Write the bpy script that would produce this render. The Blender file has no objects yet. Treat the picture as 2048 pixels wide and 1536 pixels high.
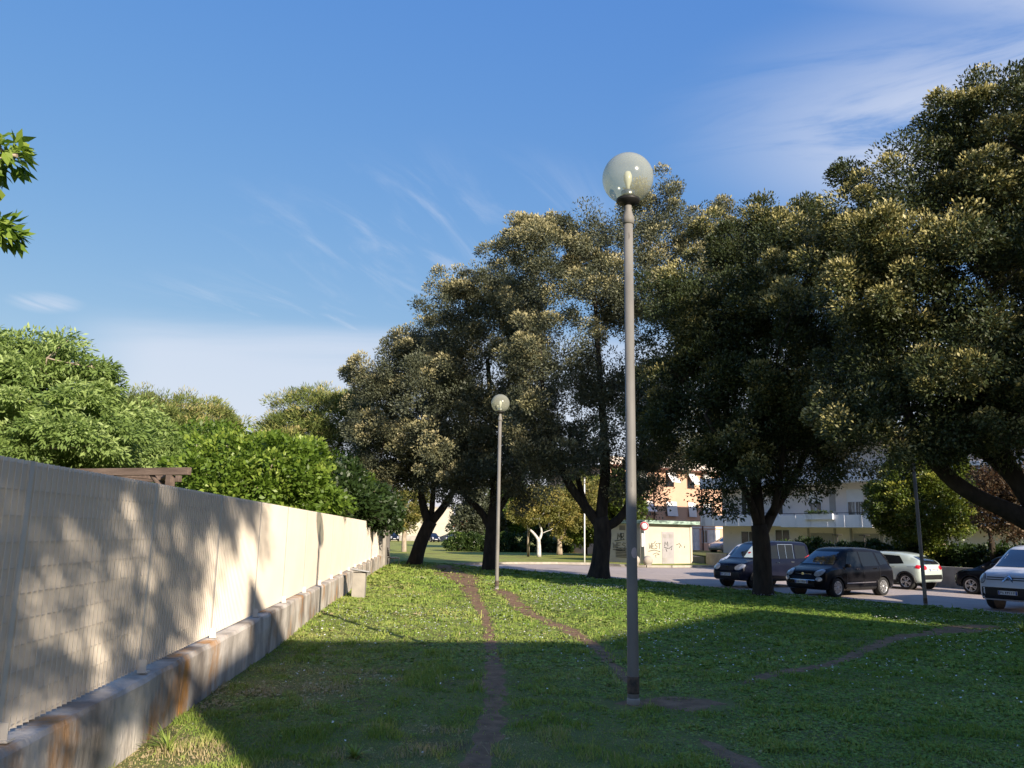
import bpy, bmesh, math
import numpy as np
from mathutils import Vector, Matrix, noise
from mathutils.bvhtree import BVHTree
from math import sin, cos, pi, radians, sqrt

# ------------------------------------------------------------------ camera, sky, sun, exposure
S = bpy.context.scene
F, PITCH, ROLL, EYE = 1580.0, radians(10.7), 0.0175, 1.5
cam_d = bpy.data.cameras.new("camera"); cam = bpy.data.objects.new("camera", cam_d)
S.collection.objects.link(cam); S.camera = cam
cam_d.sensor_width = 36; cam_d.lens = F/2048*36; cam_d.clip_start = .1; cam_d.clip_end = 5000
cam.matrix_world = Matrix.Translation((0, 0, EYE)) @ Matrix.Rotation(pi/2+PITCH, 4, 'X') @ Matrix.Rotation(ROLL, 4, 'Z')
S.render.resolution_x, S.render.resolution_y = 1024, 768
S.view_settings.view_transform = 'Standard'; S.view_settings.look = 'None'
S.view_settings.exposure = 1.25; S.view_settings.gamma = 1
SUN = Vector((.531, -.847, .402)).normalized()
elev = math.asin(SUN.z)
sd = bpy.data.lights.new("sun", 'SUN'); sd.energy = 3.7; sd.angle = radians(.55); sd.color = (1, .875, .72)
so = bpy.data.objects.new("sun", sd); S.collection.objects.link(so)
so.rotation_euler = SUN.to_track_quat('Z', 'Y').to_euler(); so.location = (20, -30, 30)

W = bpy.data.worlds.new("World"); S.world = W; W.use_nodes = True
nt = W.node_tree; N = nt.nodes; L = nt.links; N.clear()
def wn(t, **k):
    n = N.new(t)
    for a, b in k.items(): setattr(n, a, b)
    return n
def wmath(op, a, b=None, c=None, clamp=False):
    n = wn('ShaderNodeMath', operation=op, use_clamp=clamp)
    for i, v in enumerate((a, b, c)):
        if v is None: continue
        if isinstance(v, (int, float)): n.inputs[i].default_value = v
        else: L.new(v, n.inputs[i])
    return n.outputs[0]
def wmr(v, a, b, c=0., d=1.):
    n = wn('ShaderNodeMapRange', interpolation_type='SMOOTHSTEP')
    L.new(v, n.inputs[0])
    for i, q in enumerate((a, b, c, d)): n.inputs[i+1].default_value = q
    return n.outputs[0]
sky = wn('ShaderNodeTexSky', sky_type='NISHITA', sun_disc=False)
sky.sun_elevation = elev; sky.sun_rotation = math.atan2(SUN.x, SUN.y)
sky.air_density = 1.0; sky.dust_density = .35; sky.ozone_density = 2.2
tc = wn('ShaderNodeTexCoord'); sp = wn('ShaderNodeSeparateXYZ'); L.new(tc.outputs['Generated'], sp.inputs[0])
zc = wmath('MAXIMUM', sp.outputs[2], .04)
px = wmath('DIVIDE', sp.outputs[0], wmath('ADD', zc, .12)); py = wmath('DIVIDE', sp.outputs[1], wmath('ADD', zc, .12))
cb = wn('ShaderNodeCombineXYZ'); L.new(px, cb.inputs[0]); L.new(py, cb.inputs[1])
def cloudnoise(scale, ang, along, across, det, dist, loc=(0, 0, 0)):      # streaks run along ang on the cloud plane
    u = wmath('ADD', wmath('MULTIPLY', px, cos(ang)*along), wmath('MULTIPLY', py, sin(ang)*along)); v = wmath('ADD', wmath('MULTIPLY', px, -sin(ang)*across), wmath('MULTIPLY', py, cos(ang)*across))
    c2 = wn('ShaderNodeCombineXYZ'); L.new(wmath('ADD', u, loc[0]), c2.inputs[0]); L.new(wmath('ADD', v, loc[1]), c2.inputs[1]); c2.inputs[2].default_value = loc[2]
    no = wn('ShaderNodeTexNoise'); L.new(c2.outputs[0], no.inputs['Vector']); no.inputs['Scale'].default_value = scale
    no.inputs['Detail'].default_value = det; no.inputs['Distortion'].default_value = dist; no.inputs['Roughness'].default_value = .6
    return no.outputs[0]
def blob(x, y, rx, ry):            # soft region on the cloud plane
    a = wmath('DIVIDE', wmath('SUBTRACT', px, x), rx); b = wmath('DIVIDE', wmath('SUBTRACT', py, y), ry)
    r = wmath('SQRT', wmath('ADD', wmath('MULTIPLY', a, a), wmath('MULTIPLY', b, b)))
    return wmr(r, 1.0, .15)
nA = cloudnoise(2.0, radians(-28), .7, 2.2, 8, .7, (.35, .2, 0)); nB = cloudnoise(1.8, radians(62), .9, 3.2, 6, .9, (3, 1, 0))
cirrus = wmath('MULTIPLY', wmr(nA, .34, .58), wmath('MAXIMUM', blob(1.15, 1.42, .95, .52), wmath('MULTIPLY', blob(.95, 1.0, .65, .22), .7)))
wisps = wmath('MULTIPLY', wmath('MULTIPLY', wmr(nB, .46, .8), wmath('MAXIMUM', blob(-.15, 2.0, .75, .55), blob(-.6, 2.5, .9, .5))), .42)
wisps = wmath('MAXIMUM', wisps, wmath('MULTIPLY', wmath('MULTIPLY', blob(-1.42, 2.32, .13, .11), wmr(nB, .3, .6)), .6))
el = sp.outputs[2]
nC = cloudnoise(.7, 0, .35, 1.2, 6, .4)
band = wmath('MULTIPLY', wmr(wmath('ADD', el, wmath('MULTIPLY', wmath('SUBTRACT', nC, .5), .17)), .27, .19), wmr(wmath('DIVIDE', sp.outputs[0], wmath('ADD', sp.outputs[1], .001)), -.62, -.45))
cl = wmath('MAXIMUM', wmath('MAXIMUM', wmath('MULTIPLY', cirrus, .92), wisps), wmath('MULTIPLY', band, .66), clamp=True)
mx = wn('ShaderNodeMix', data_type='RGBA'); L.new(cl, mx.inputs[0])
hs = wn('ShaderNodeHueSaturation'); hs.inputs['Saturation'].default_value = 1.28; hs.inputs['Value'].default_value = 1.08
L.new(sky.outputs[0], hs.inputs['Color']); sr = wn('ShaderNodeSeparateColor'); L.new(hs.outputs[0], sr.inputs[0]); cr_ = wn('ShaderNodeCombineColor')
for i, (pw, kk) in enumerate(((.68, 1.083), (.52, 1.228), (.14, 2.84))): L.new(wmath('MULTIPLY', wmath('POWER', wmath('MAXIMUM', sr.outputs[i], .001), pw), kk), cr_.inputs[i])
L.new(cr_.outputs[0], mx.inputs[6]); mx.inputs[7].default_value = (3.8, 4.0, 4.55, 1)
bg = wn('ShaderNodeBackground'); bg.inputs['Strength'].default_value = .086
L.new(mx.outputs[2], bg.inputs[0]); wo = wn('ShaderNodeOutputWorld'); L.new(bg.outputs[0], wo.inputs[0])

# ------------------------------------------------------------------ helpers
def at(x, y, Y):
    """world point seen at photo pixel (x, y) when it stands Y metres ahead"""
    a = x-1024; b = 768-y
    xu = (a*cos(ROLL)-b*sin(ROLL))/F; yu = (a*sin(ROLL)+b*cos(ROLL))/F
    d = (xu, cos(PITCH)-yu*sin(PITCH), sin(PITCH)+yu*cos(PITCH)); t = Y/d[1]
    return Vector((d[0]*t, Y, EYE+d[2]*t))

def mat(name, c1, c2=None, scale=4., rough=.7, lo=.35, hi=.65, bump=0., bscale=None, metal=0., spec=.3, st=(1, 1, 1), c3=None, s3=1., w3=(.5, .62), coat=0., det=8):
    m = bpy.data.materials.new(name); m.use_nodes = True; n = m.node_tree.nodes; l = m.node_tree.links
    b = n['Principled BSDF']; b.inputs['Roughness'].default_value = rough; b.inputs['Metallic'].default_value = metal
    b.inputs['Specular IOR Level'].default_value = spec; b.inputs['Coat Weight'].default_value = coat; b.inputs['Coat Roughness'].default_value = .04
    t = n.new('ShaderNodeTexCoord'); mp = n.new('ShaderNodeMapping'); mp.inputs['Scale'].default_value = st; l.new(t.outputs['Object'], mp.inputs[0])
    col = None
    no = n.new('ShaderNodeTexNoise'); no.inputs['Scale'].default_value = scale; no.inputs['Detail'].default_value = det; l.new(mp.outputs[0], no.inputs[0])
    if c2 is None: c2 = tuple(v*.82 for v in c1)
    r = n.new('ShaderNodeValToRGB'); r.color_ramp.elements[0].position = lo; r.color_ramp.elements[1].position = hi
    r.color_ramp.elements[0].color = (*c1, 1); r.color_ramp.elements[1].color = (*c2, 1); l.new(no.outputs[0], r.inputs[0]); col = r.outputs[0]
    if c3 is not None:
        n3 = n.new('ShaderNodeTexNoise'); n3.inputs['Scale'].default_value = s3; n3.inputs['Detail'].default_value = 9; n3.inputs['Roughness'].default_value = .65; l.new(mp.outputs[0], n3.inputs[0])
        mr = n.new('ShaderNodeMapRange'); l.new(n3.outputs[0], mr.inputs[0]); mr.inputs[1].default_value = w3[0]; mr.inputs[2].default_value = w3[1]
        mi = n.new('ShaderNodeMix'); mi.data_type = 'RGBA'; l.new(mr.outputs[0], mi.inputs[0]); l.new(col, mi.inputs[6]); mi.inputs[7].default_value = (*c3, 1); col = mi.outputs[2]
    l.new(col, b.inputs['Base Color'])
    if bump:
        nb = n.new('ShaderNodeTexNoise'); nb.inputs['Scale'].default_value = bscale or scale*4; nb.inputs['Detail'].default_value = 6; l.new(mp.outputs[0], nb.inputs[0])
        bp = n.new('ShaderNodeBump'); bp.inputs['Strength'].default_value = bump; bp.inputs['Distance'].default_value = .02; l.new(nb.outputs[0], bp.inputs['Height']); l.new(bp.outputs[0], b.inputs['Normal'])
    return m

def leafmat(name, stops, rough=.45, trans=.25, tcol=(.10, .16, .02), spec=.35):
    m = bpy.data.materials.new(name); m.use_nodes = True; n = m.node_tree.nodes; l = m.node_tree.links
    b = n['Principled BSDF']; b.inputs['Roughness'].default_value = rough; b.inputs['Specular IOR Level'].default_value = spec
    a = n.new('ShaderNodeAttribute'); a.attribute_name = 'tint'
    r = n.new('ShaderNodeValToRGB'); e = r.color_ramp.elements
    e[0].position, e[0].color = stops[0][0], (*stops[0][1], 1); e[1].position, e[1].color = stops[-1][0], (*stops[-1][1], 1)
    for p, c in stops[1:-1]: x = e.new(p); x.color = (*c, 1)
    l.new(a.outputs['Fac'], r.inputs[0]); l.new(r.outputs[0], b.inputs['Base Color'])
    tr = n.new('ShaderNodeBsdfTranslucent'); mi = n.new('ShaderNodeMix'); mi.data_type = 'RGBA'; mi.blend_type = 'MIX'; mi.inputs[0].default_value = .5
    l.new(r.outputs[0], mi.inputs[6]); mi.inputs[7].default_value = (*tcol, 1); l.new(mi.outputs[2], tr.inputs[0])
    ms = n.new('ShaderNodeMixShader'); ms.inputs[0].default_value = trans; l.new(b.outputs[0], ms.inputs[1]); l.new(tr.outputs[0], ms.inputs[2])
    l.new(ms.outputs[0], n['Material Output'].inputs[0]); return m

def link(name, me, m, parent=None):
    o = bpy.data.objects.new(name, me); S.collection.objects.link(o)
    if m is not None and not me.materials: me.materials.append(m)
    if parent is not None: o.parent = parent
    return o
def tag(o, label=None, cat=None, group=None, kind=None):
    if label: o['label'] = label
    if cat: o['category'] = cat
    if group: o['group'] = group
    if kind: o['kind'] = kind
    return o
def empty(name, loc, rz=0., label=None, cat=None, group=None):
    o = bpy.data.objects.new(name, None); S.collection.objects.link(o); o.location = loc; o.rotation_euler = (0, 0, rz); o.empty_display_size = .3
    return tag(o, label, cat, group)
def copy_tree(o, parent=None):
    c = o.copy(); S.collection.objects.link(c)
    if parent is not None: c.parent = parent; c.matrix_parent_inverse = o.matrix_parent_inverse
    for ch in list(o.children): copy_tree(ch, c)
    return c

def fastmesh(name, V, Q, tint=None, smooth=False):
    me = bpy.data.meshes.new(name); V = np.asarray(V, np.float32); Q = np.asarray(Q, np.int32); k = Q.shape[1]
    me.vertices.add(len(V)); me.vertices.foreach_set('co', V.ravel())
    me.loops.add(Q.size); me.loops.foreach_set('vertex_index', Q.ravel())
    me.polygons.add(len(Q)); me.polygons.foreach_set('loop_start', np.arange(0, Q.size, k, dtype=np.int32))
    if smooth: me.polygons.foreach_set('use_smooth', np.ones(len(Q), bool))
    if tint is not None:
        a = me.attributes.new('tint', 'FLOAT', 'POINT'); a.data.foreach_set('value', np.asarray(tint, np.float32))
    me.update(calc_edges=True); return me

class MB:
    def __init__(s): s.v = []; s.f = []; s.sm = []
    def add(s, vs, fs, smooth=False):
        b = len(s.v); s.v += [tuple(p) for p in vs]; s.f += [tuple(b+i for i in f) for f in fs]; s.sm += [smooth]*len(fs); return s
    def box(s, x0, x1, y0, y1, z0, z1, M=None):
        vs = [Vector((x, y, z)) for x in (x0, x1) for y in (y0, y1) for z in (z0, z1)]
        if M is not None: vs = [M @ v for v in vs]
        return s.add(vs, [(0, 1, 3, 2), (4, 6, 7, 5), (0, 4, 5, 1), (2, 3, 7, 6), (0, 2, 6, 4), (1, 5, 7, 3)])
    def lathe(s, prof, n=24, c=(0, 0, 0), M=None, caps=True):
        vs = []; fs = []
        for r, z in prof:
            for i in range(n):
                a = 2*pi*i/n; p = Vector((c[0]+r*cos(a), c[1]+r*sin(a), c[2]+z)); vs.append(M @ p if M is not None else p)
        for j in range(len(prof)-1):
            for i in range(n): fs.append((j*n+i, j*n+(i+1) % n, (j+1)*n+(i+1) % n, (j+1)*n+i))
        s.add(vs, fs, True)
        if caps: b = len(s.v)-len(vs); s.f += [tuple(b+i for i in reversed(range(n))), tuple(b+(len(prof)-1)*n+i for i in range(n))]; s.sm += [False, False]
        return s
    def tube(s, pts, rad, n=8, caps=True):
        pts = [Vector(p) for p in pts]
        if not hasattr(rad, '__len__'): rad = [rad]*len(pts)
        vs = []; fs = []; pr = None
        for i, p in enumerate(pts):
            t = (pts[min(i+1, len(pts)-1)]-pts[max(i-1, 0)]).normalized()
            if pr is None: pr = t.orthogonal().normalized()
            pr = (pr-t*pr.dot(t)).normalized(); q = t.cross(pr)
            for k in range(n): a = 2*pi*k/n; vs.append(p+(pr*cos(a)+q*sin(a))*rad[i])
        for j in range(len(pts)-1):
            for k in range(n): fs.append((j*n+k, j*n+(k+1) % n, (j+1)*n+(k+1) % n, (j+1)*n+k))
        s.add(vs, fs, True)
        if caps: b = len(s.v)-len(vs); s.f += [tuple(b+i for i in reversed(range(n))), tuple(b+(len(pts)-1)*n+i for i in range(n))]; s.sm += [False]*2
        return s
    def prism(s, poly, z0, z1, M=None):
        k = len(poly); vs = [Vector((x, y, z0)) for x, y in poly]+[Vector((x, y, z1)) for x, y in poly]
        if M is not None: vs = [M @ v for v in vs]
        return s.add(vs, [tuple(reversed(range(k))), tuple(range(k, 2*k))]+[(i, (i+1) % k, k+(i+1) % k, k+i) for i in range(k)])
    def build(s, name, m, parent=None, bevel=0.):
        me = bpy.data.meshes.new(name); me.from_pydata(s.v, [], s.f)
        me.polygons.foreach_set('use_smooth', s.sm)
        bm = bmesh.new(); bm.from_mesh(me); bmesh.ops.recalc_face_normals(bm, faces=bm.faces)
        if bevel: bmesh.ops.bevel(bm, geom=list(bm.edges), offset=bevel, segments=2, affect='EDGES', profile=.5)
        bm.to_mesh(me); bm.free(); me.update(); return link(name, me, m, parent)
def box(name, m, parent, *a, bevel=0.): return MB().box(*a).build(name, m, parent, bevel)
def struct(o): o['kind'] = 'structure'; return o

# road edge frame: A is on the near kerb, U runs along the road, NN towards the park
A = Vector((-.2, 42.5)); U = Vector((.537, -.844)).normalized(); NN = Vector((U.y, -U.x)) if U.y*-.844 + -U.x*-.537 > 0 else Vector((-U.y, U.x))
ANG = math.atan2(U.y, U.x); ANGV = math.atan2(U.x, -U.y)   # facade directions: along the road, and across it
def gz(x, y):
    d = (np.asarray(x)-A.x)*NN.x+(np.asarray(y)-A.y)*NN.y
    t = np.clip(d/12., 0, 1); t = t*t*(3-2*t)
    z = -.34*(1-t)
    return z+.025*np.sin(np.asarray(x)*.9+1.3)*np.sin(np.asarray(y)*.7)*np.clip(d/4, 0, 1)
def g1(x, y): return float(gz(x, y))
# ------------------------------------------------------------------ materials
m_soil = mat('grass_ground', (.11, .14, .03), (.18, .18, .06), 3.5, .95, .3, .7, bump=.8, bscale=60, c3=(.12, .085, .05), s3=1.1, w3=(.56, .70))
m_far_lawn = mat('far_lawn', (.22, .26, .045), (.31, .32, .08), 1.2, .95, .3, .7, bump=1, bscale=14, c3=(.17, .14, .06), s3=.35, w3=(.52, .66))
m_dirt = mat('bare_earth', (.17, .098, .055), (.30, .19, .11), 7, .95, .3, .7, bump=.9, bscale=50, c3=(.10, .08, .035), s3=4, w3=(.55, .68))
m_road = mat('asphalt', (.40, .34, .31), (.48, .41, .37), 1.2, .9, .3, .7, bump=.25, bscale=120, c3=(.30, .255, .235), s3=.6, w3=(.56, .66))
m_kerb = mat('kerb_stone', (.42, .38, .32), (.30, .27, .23), 3, .85, bump=.3, bscale=40)
m_fence = mat('cream_steel', (.73, .665, .57), (.69, .625, .53), 1.5, .5, spec=.4)
m_conc = mat('lichen_concrete', (.66, .60, .52), (.22, .19, .16), 2.6, .92, .36, .66, bump=.7, bscale=22, c3=(.47, .23, .07), s3=1.9, w3=(.53, .67), st=(1, 1, .45))
m_concrete = mat('concrete', (.36, .33, .28), (.25, .23, .20), 2.5, .9, bump=.35, bscale=30)
m_pole = mat('painted_pole', (.21, .20, .18), (.13, .125, .115), 5, .6, .35, .7, bump=.15, bscale=20, st=(1, 1, .3), c3=(.12, .11, .10), s3=9, w3=(.62, .68))
m_black = mat('black_plastic', (.015, .015, .016), (.022, .022, .022), 8, .45)
m_alu = mat('bright_aluminium', (.72, .72, .70), (.62, .62, .60), 10, .3, metal=.85)
m_white = mat('white_paint', (.78, .78, .76), (.70, .70, .68), 3, .5)
m_bark = mat('dark_bark', (.055, .043, .032), (.022, .018, .014), 7, .95, .3, .7, bump=1., bscale=26, st=(1, 1, .3))
m_bark_pale = mat('pale_bark', (.42, .35, .27), (.24, .19, .14), 6, .9, bump=.6, bscale=26, st=(1, 1, .4))
m_bark_white = mat('whitewashed_bark', (.62, .62, .60), (.42, .40, .37), 5, .9, bump=.6, bscale=26)
m_wood = mat('weathered_wood', (.10, .072, .058), (.17, .125, .10), 5, .85, bump=.4, bscale=30, st=(.4, 3, 3))
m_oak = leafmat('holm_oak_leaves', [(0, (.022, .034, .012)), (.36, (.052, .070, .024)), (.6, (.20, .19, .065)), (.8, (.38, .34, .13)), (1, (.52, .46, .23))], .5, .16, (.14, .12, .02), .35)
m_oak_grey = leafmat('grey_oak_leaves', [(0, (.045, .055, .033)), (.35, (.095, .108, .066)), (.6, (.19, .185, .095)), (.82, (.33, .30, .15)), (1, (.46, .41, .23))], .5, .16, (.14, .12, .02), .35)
m_ash = leafmat('pale_green_leaves', [(0, (.11, .17, .04)), (.5, (.23, .32, .09)), (1, (.36, .45, .16))], .5, .3, (.25, .40, .04), .3)
m_fig = leafmat('fresh_green_leaves', [(0, (.05, .09, .012)), (.5, (.14, .22, .028)), (1, (.30, .38, .07))], .45, .3, (.2, .38, .02), .35)
m_pine = leafmat('pine_needles', [(0, (.06, .09, .025)), (.5, (.15, .19, .05)), (.8, (.27, .27, .08)), (1, (.42, .37, .16))], .6, .12, (.1, .12, .02), .2)
m_hedge = leafmat('hedge_leaves', [(0, (.018, .035, .010)), (.6, (.045, .08, .018)), (1, (.13, .19, .04))], .45, .2, (.1, .18, .02))
m_laurel = leafmat('yellow_green_leaves', [(0, (.03, .055, .010)), (.45, (.09, .125, .02)), (.8, (.26, .27, .045)), (1, (.42, .40, .10))], .4, .22, (.3, .34, .03))
m_orange = leafmat('golden_olive_leaves', [(0, (.06, .08, .02)), (.4, (.18, .18, .05)), (.75, (.34, .27, .07)), (1, (.50, .43, .16))], .5, .3, (.36, .32, .05))
m_purple = leafmat('red_brown_leaves', [(0, (.03, .027, .015)), (.5, (.10, .07, .04)), (1, (.26, .19, .12))], .45, .25, (.25, .1, .04))
m_grass = leafmat('grass_blades', [(0, (.07, .15, .022)), (.4, (.20, .30, .05)), (.7, (.34, .40, .10)), (.88, (.42, .39, .15)), (1, (.48, .38, .22))], .6, .25, (.24, .36, .03), .2)

# ------------------------------------------------------------------ ground, road, lawns, paths
def grid_mesh(name, X, Y, Z, m):
    r, c = X.shape; V = np.stack([X.ravel(), Y.ravel(), Z.ravel()], 1)
    i = np.arange(r*c).reshape(r, c); Q = np.stack([i[:-1, :-1].ravel(), i[:-1, 1:].ravel(), i[1:, 1:].ravel(), i[1:, :-1].ravel()], 1)
    return link(name, fastmesh(name, V, Q, smooth=True), m)
b = MB(); b.add([(-1800, -1800, -.62), (1800, -1800, -.62), (1800, 1800, -.62), (-1800, 1800, -.62)], [(0, 1, 2, 3)])
struct(b.build('ground', m_far_lawn))
s_ = np.linspace(-95, 80, 351); d_ = np.concatenate([[0.0, .02], np.linspace(.15, 14, 60), np.linspace(14.5, 62, 96)])
SS, DD = np.meshgrid(s_, d_)
GX = A.x+U.x*SS+NN.x*DD; GY = A.y+U.y*SS+NN.y*DD; GZ = gz(GX, GY); GZ[0, :] = -.62
lawn = struct(grid_mesh('lawn', GX, GY, GZ, m_soil))
def P2(s, d): p = A+U*s+NN*d; return (p.x, p.y)
# asphalt
rd = [P2(-75, .05), P2(75, .05), P2(75, -45), P2(-75, -45)]
struct(MB().prism(rd, -.60, -.45).build('road', m_road))
# far lawn, its near edge is the far kerb
FK = [(-3.4, 48.6), (-2.2, 50.2), (0.5, 52.4), (3.2, 53.6), (5.6, 53.5), (7.2, 51.6), (8.6, 50.7), (10.2, 51.0), (11.6, 51.9), (13.4, 52.6)]
W0 = [(13.4, 55.0), (16.4, 41.5), (19.1, 33.0), (23.5, 23.5), (31, 10)]
fl = [P2(-80, .4), P2(-7.4, .4)]+FK+[(13.4, 55), (14, 56), (24, 66), (40, 110), (120, 400), (-300, 400)]
struct(MB().prism(fl, -.61, -.335).build('far_lawn', m_far_lawn))
b = MB()
for i in range(len(FK)-1):
    p, q = Vector(FK[i]), Vector(FK[i+1]); dd = (q-p).normalized(); nn = Vector((dd.y, -dd.x))
    a1, a2 = p+dd*.006, q-dd*.006
    b.prism([tuple(a1), tuple(a2), tuple(a2+nn*.14), tuple(a1+nn*.14)], -.6, -.315)
struct(b.build('far_kerb', m_kerb, bevel=.006))
b = MB()
for i in range(-16, 60):
    p0, p1 = P2(i*1.0+.006, .012), P2(i*1.0+.994, .012); p2, p3 = P2(i*1.0+.994, -.12), P2(i*1.0+.006, -.12)
    b.prism([p0, p1, p2, p3], -.6, -.335)
struct(b.build('kerb', m_kerb, bevel=.006))
# sidewalk strip between the far lawn and the road (pale)
struct(MB().prism([(3.3, 53.45), (7.05, 51.4), (8.6, 50.45), (13.3, 52.3), (13.3, 51.2), (8.6, 49.3), (6.6, 50.1), (2.6, 52.2), (-1.5, 50.0), (-2.2, 50.05), (.5, 52.2)], -.58, -.446).build('sidewalk', mat('pale_gutter', (.30, .26, .21), (.36, .31, .25), 1.5, .9, bump=.2)))

def ribbon(name, pts, widths, seed, lift=.005):
    """irregular worn strip following the ground"""
    rs = np.random.RandomState(seed); P = np.array(pts, float); Wd = np.array(widths, float)
    Wd = Wd*np.where(P[:, 1] < 20, .82, 1); seg = np.r_[0, np.cumsum(np.hypot(*np.diff(P, axis=0).T))]; n = max(6, int(seg[-1]/.07)); t = np.linspace(0, seg[-1], n)
    X = np.interp(t, seg, P[:, 0]); Y = np.interp(t, seg, P[:, 1]); Wt = np.interp(t, seg, Wd)
    k = np.ones(9)/9; pad = lambda a: np.convolve(np.r_[np.full(4, a[0]), a, np.full(4, a[-1])], k, 'valid')
    X, Y = pad(X), pad(Y); tx = np.gradient(X); ty = np.gradient(Y); ln = np.hypot(tx, ty); tx /= ln; ty /= ln
    def wob(): return np.interp(t, np.linspace(0, seg[-1], max(4, n//2)), rs.uniform(.45, 1.45, max(4, n//2)))*Wt/2*np.minimum(1, np.minimum(np.arange(n), n-1-np.arange(n))/4.+.05)
    l, r = wob(), wob(); C = np.linspace(-1, 1, 9)[None, :]
    off = np.where(C < 0, C*l[:, None], C*r[:, None]); XX = X[:, None]-ty[:, None]*off; YY = Y[:, None]+tx[:, None]*off
    ZZ = gz(XX, YY)+lift*(1-np.abs(C)**4)-.001
    return struct(grid_mesh(name, XX, YY, ZZ, m_dirt)), (X, Y, Wt)
PATHS = []
for nm, pts, wd, sd_ in [
    ('dirt_path', [(-.2, 3.5), (-.2, 5.5), (-.14, 6.6), (-.1, 7.6), (-.16, 10), (-.3, 12.9), (-.45, 15.4), (-.78, 18.8), (-1.2, 24), (-1.8, 30), (-2.8, 37), (-3.7, 46)], [.26, .26, .3, .28, .24, .2, .26, .42, .8, 2.0, 2.2, 1.4], 1),
    ('dirt_path', [(-.22, 22.3), (-.15, 20.9), (.4, 16.0), (1.0, 12.9), (1.22, 10.6), (1.28, 8.5)], [.5, .55, .42, .4, .22, .2], 2),
    ('dirt_patch', [(.9, 7.62), (1.3, 7.72), (1.75, 7.7), (2.1, 7.6)], [.35, .6, .75, .3], 3),
    ('dirt_path', [(2.4, 8.6), (2.95, 9.3), (3.9, 10.1), (4.7, 11.1), (6.1, 12.9), (7.3, 14.2), (8.8, 15.7), (9.9, 16.8)], [.15, .26, .24, .26, .34, .6, 1.5, .9], 4),
    ('dirt_patch', [(1.45, 6.5), (1.58, 6.0), (1.65, 5.5), (1.7, 5.0)], [.12, .22, .35, .35], 5),
    ('dirt_patch', [(-.3, 21.7), (-.25, 22.3)], [.5, .6], 6)]:
    o, q = ribbon(nm, pts, wd, sd_); PATHS.append(q)

def path_mask(x, y):
    """1 on bare earth, 0 on grass"""
    m = np.zeros(len(x))
    for X, Y, Wt in PATHS:
        for i in range(0, len(X), 4):
            m = np.maximum(m, np.clip((1-np.hypot(x-X[i], y-Y[i])/(Wt[i]*.5+.13))*1.45, 0, 1))
    return m*np.clip(.45+1.3*fnoise(x, y, 2.6, 12), 0, 1)
def fnoise(x, y, s, seed=0):
    """cheap smooth value noise"""
    rs = np.random.RandomState(seed); G = rs.rand(256, 256); u, v = np.asarray(x)*s+101.3, np.asarray(y)*s+57.7
    i, j = np.floor(u).astype(int), np.floor(v).astype(int); fu, fv = u-i, v-j; fu = fu*fu*(3-2*fu); fv = fv*fv*(3-2*fv)
    g = lambda a, b_: G[a % 256, b_ % 256]
    return (g(i, j)*(1-fu)+g(i+1, j)*fu)*(1-fv)+(g(i, j+1)*(1-fu)+g(i+1, j+1)*fu)*fv

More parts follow.
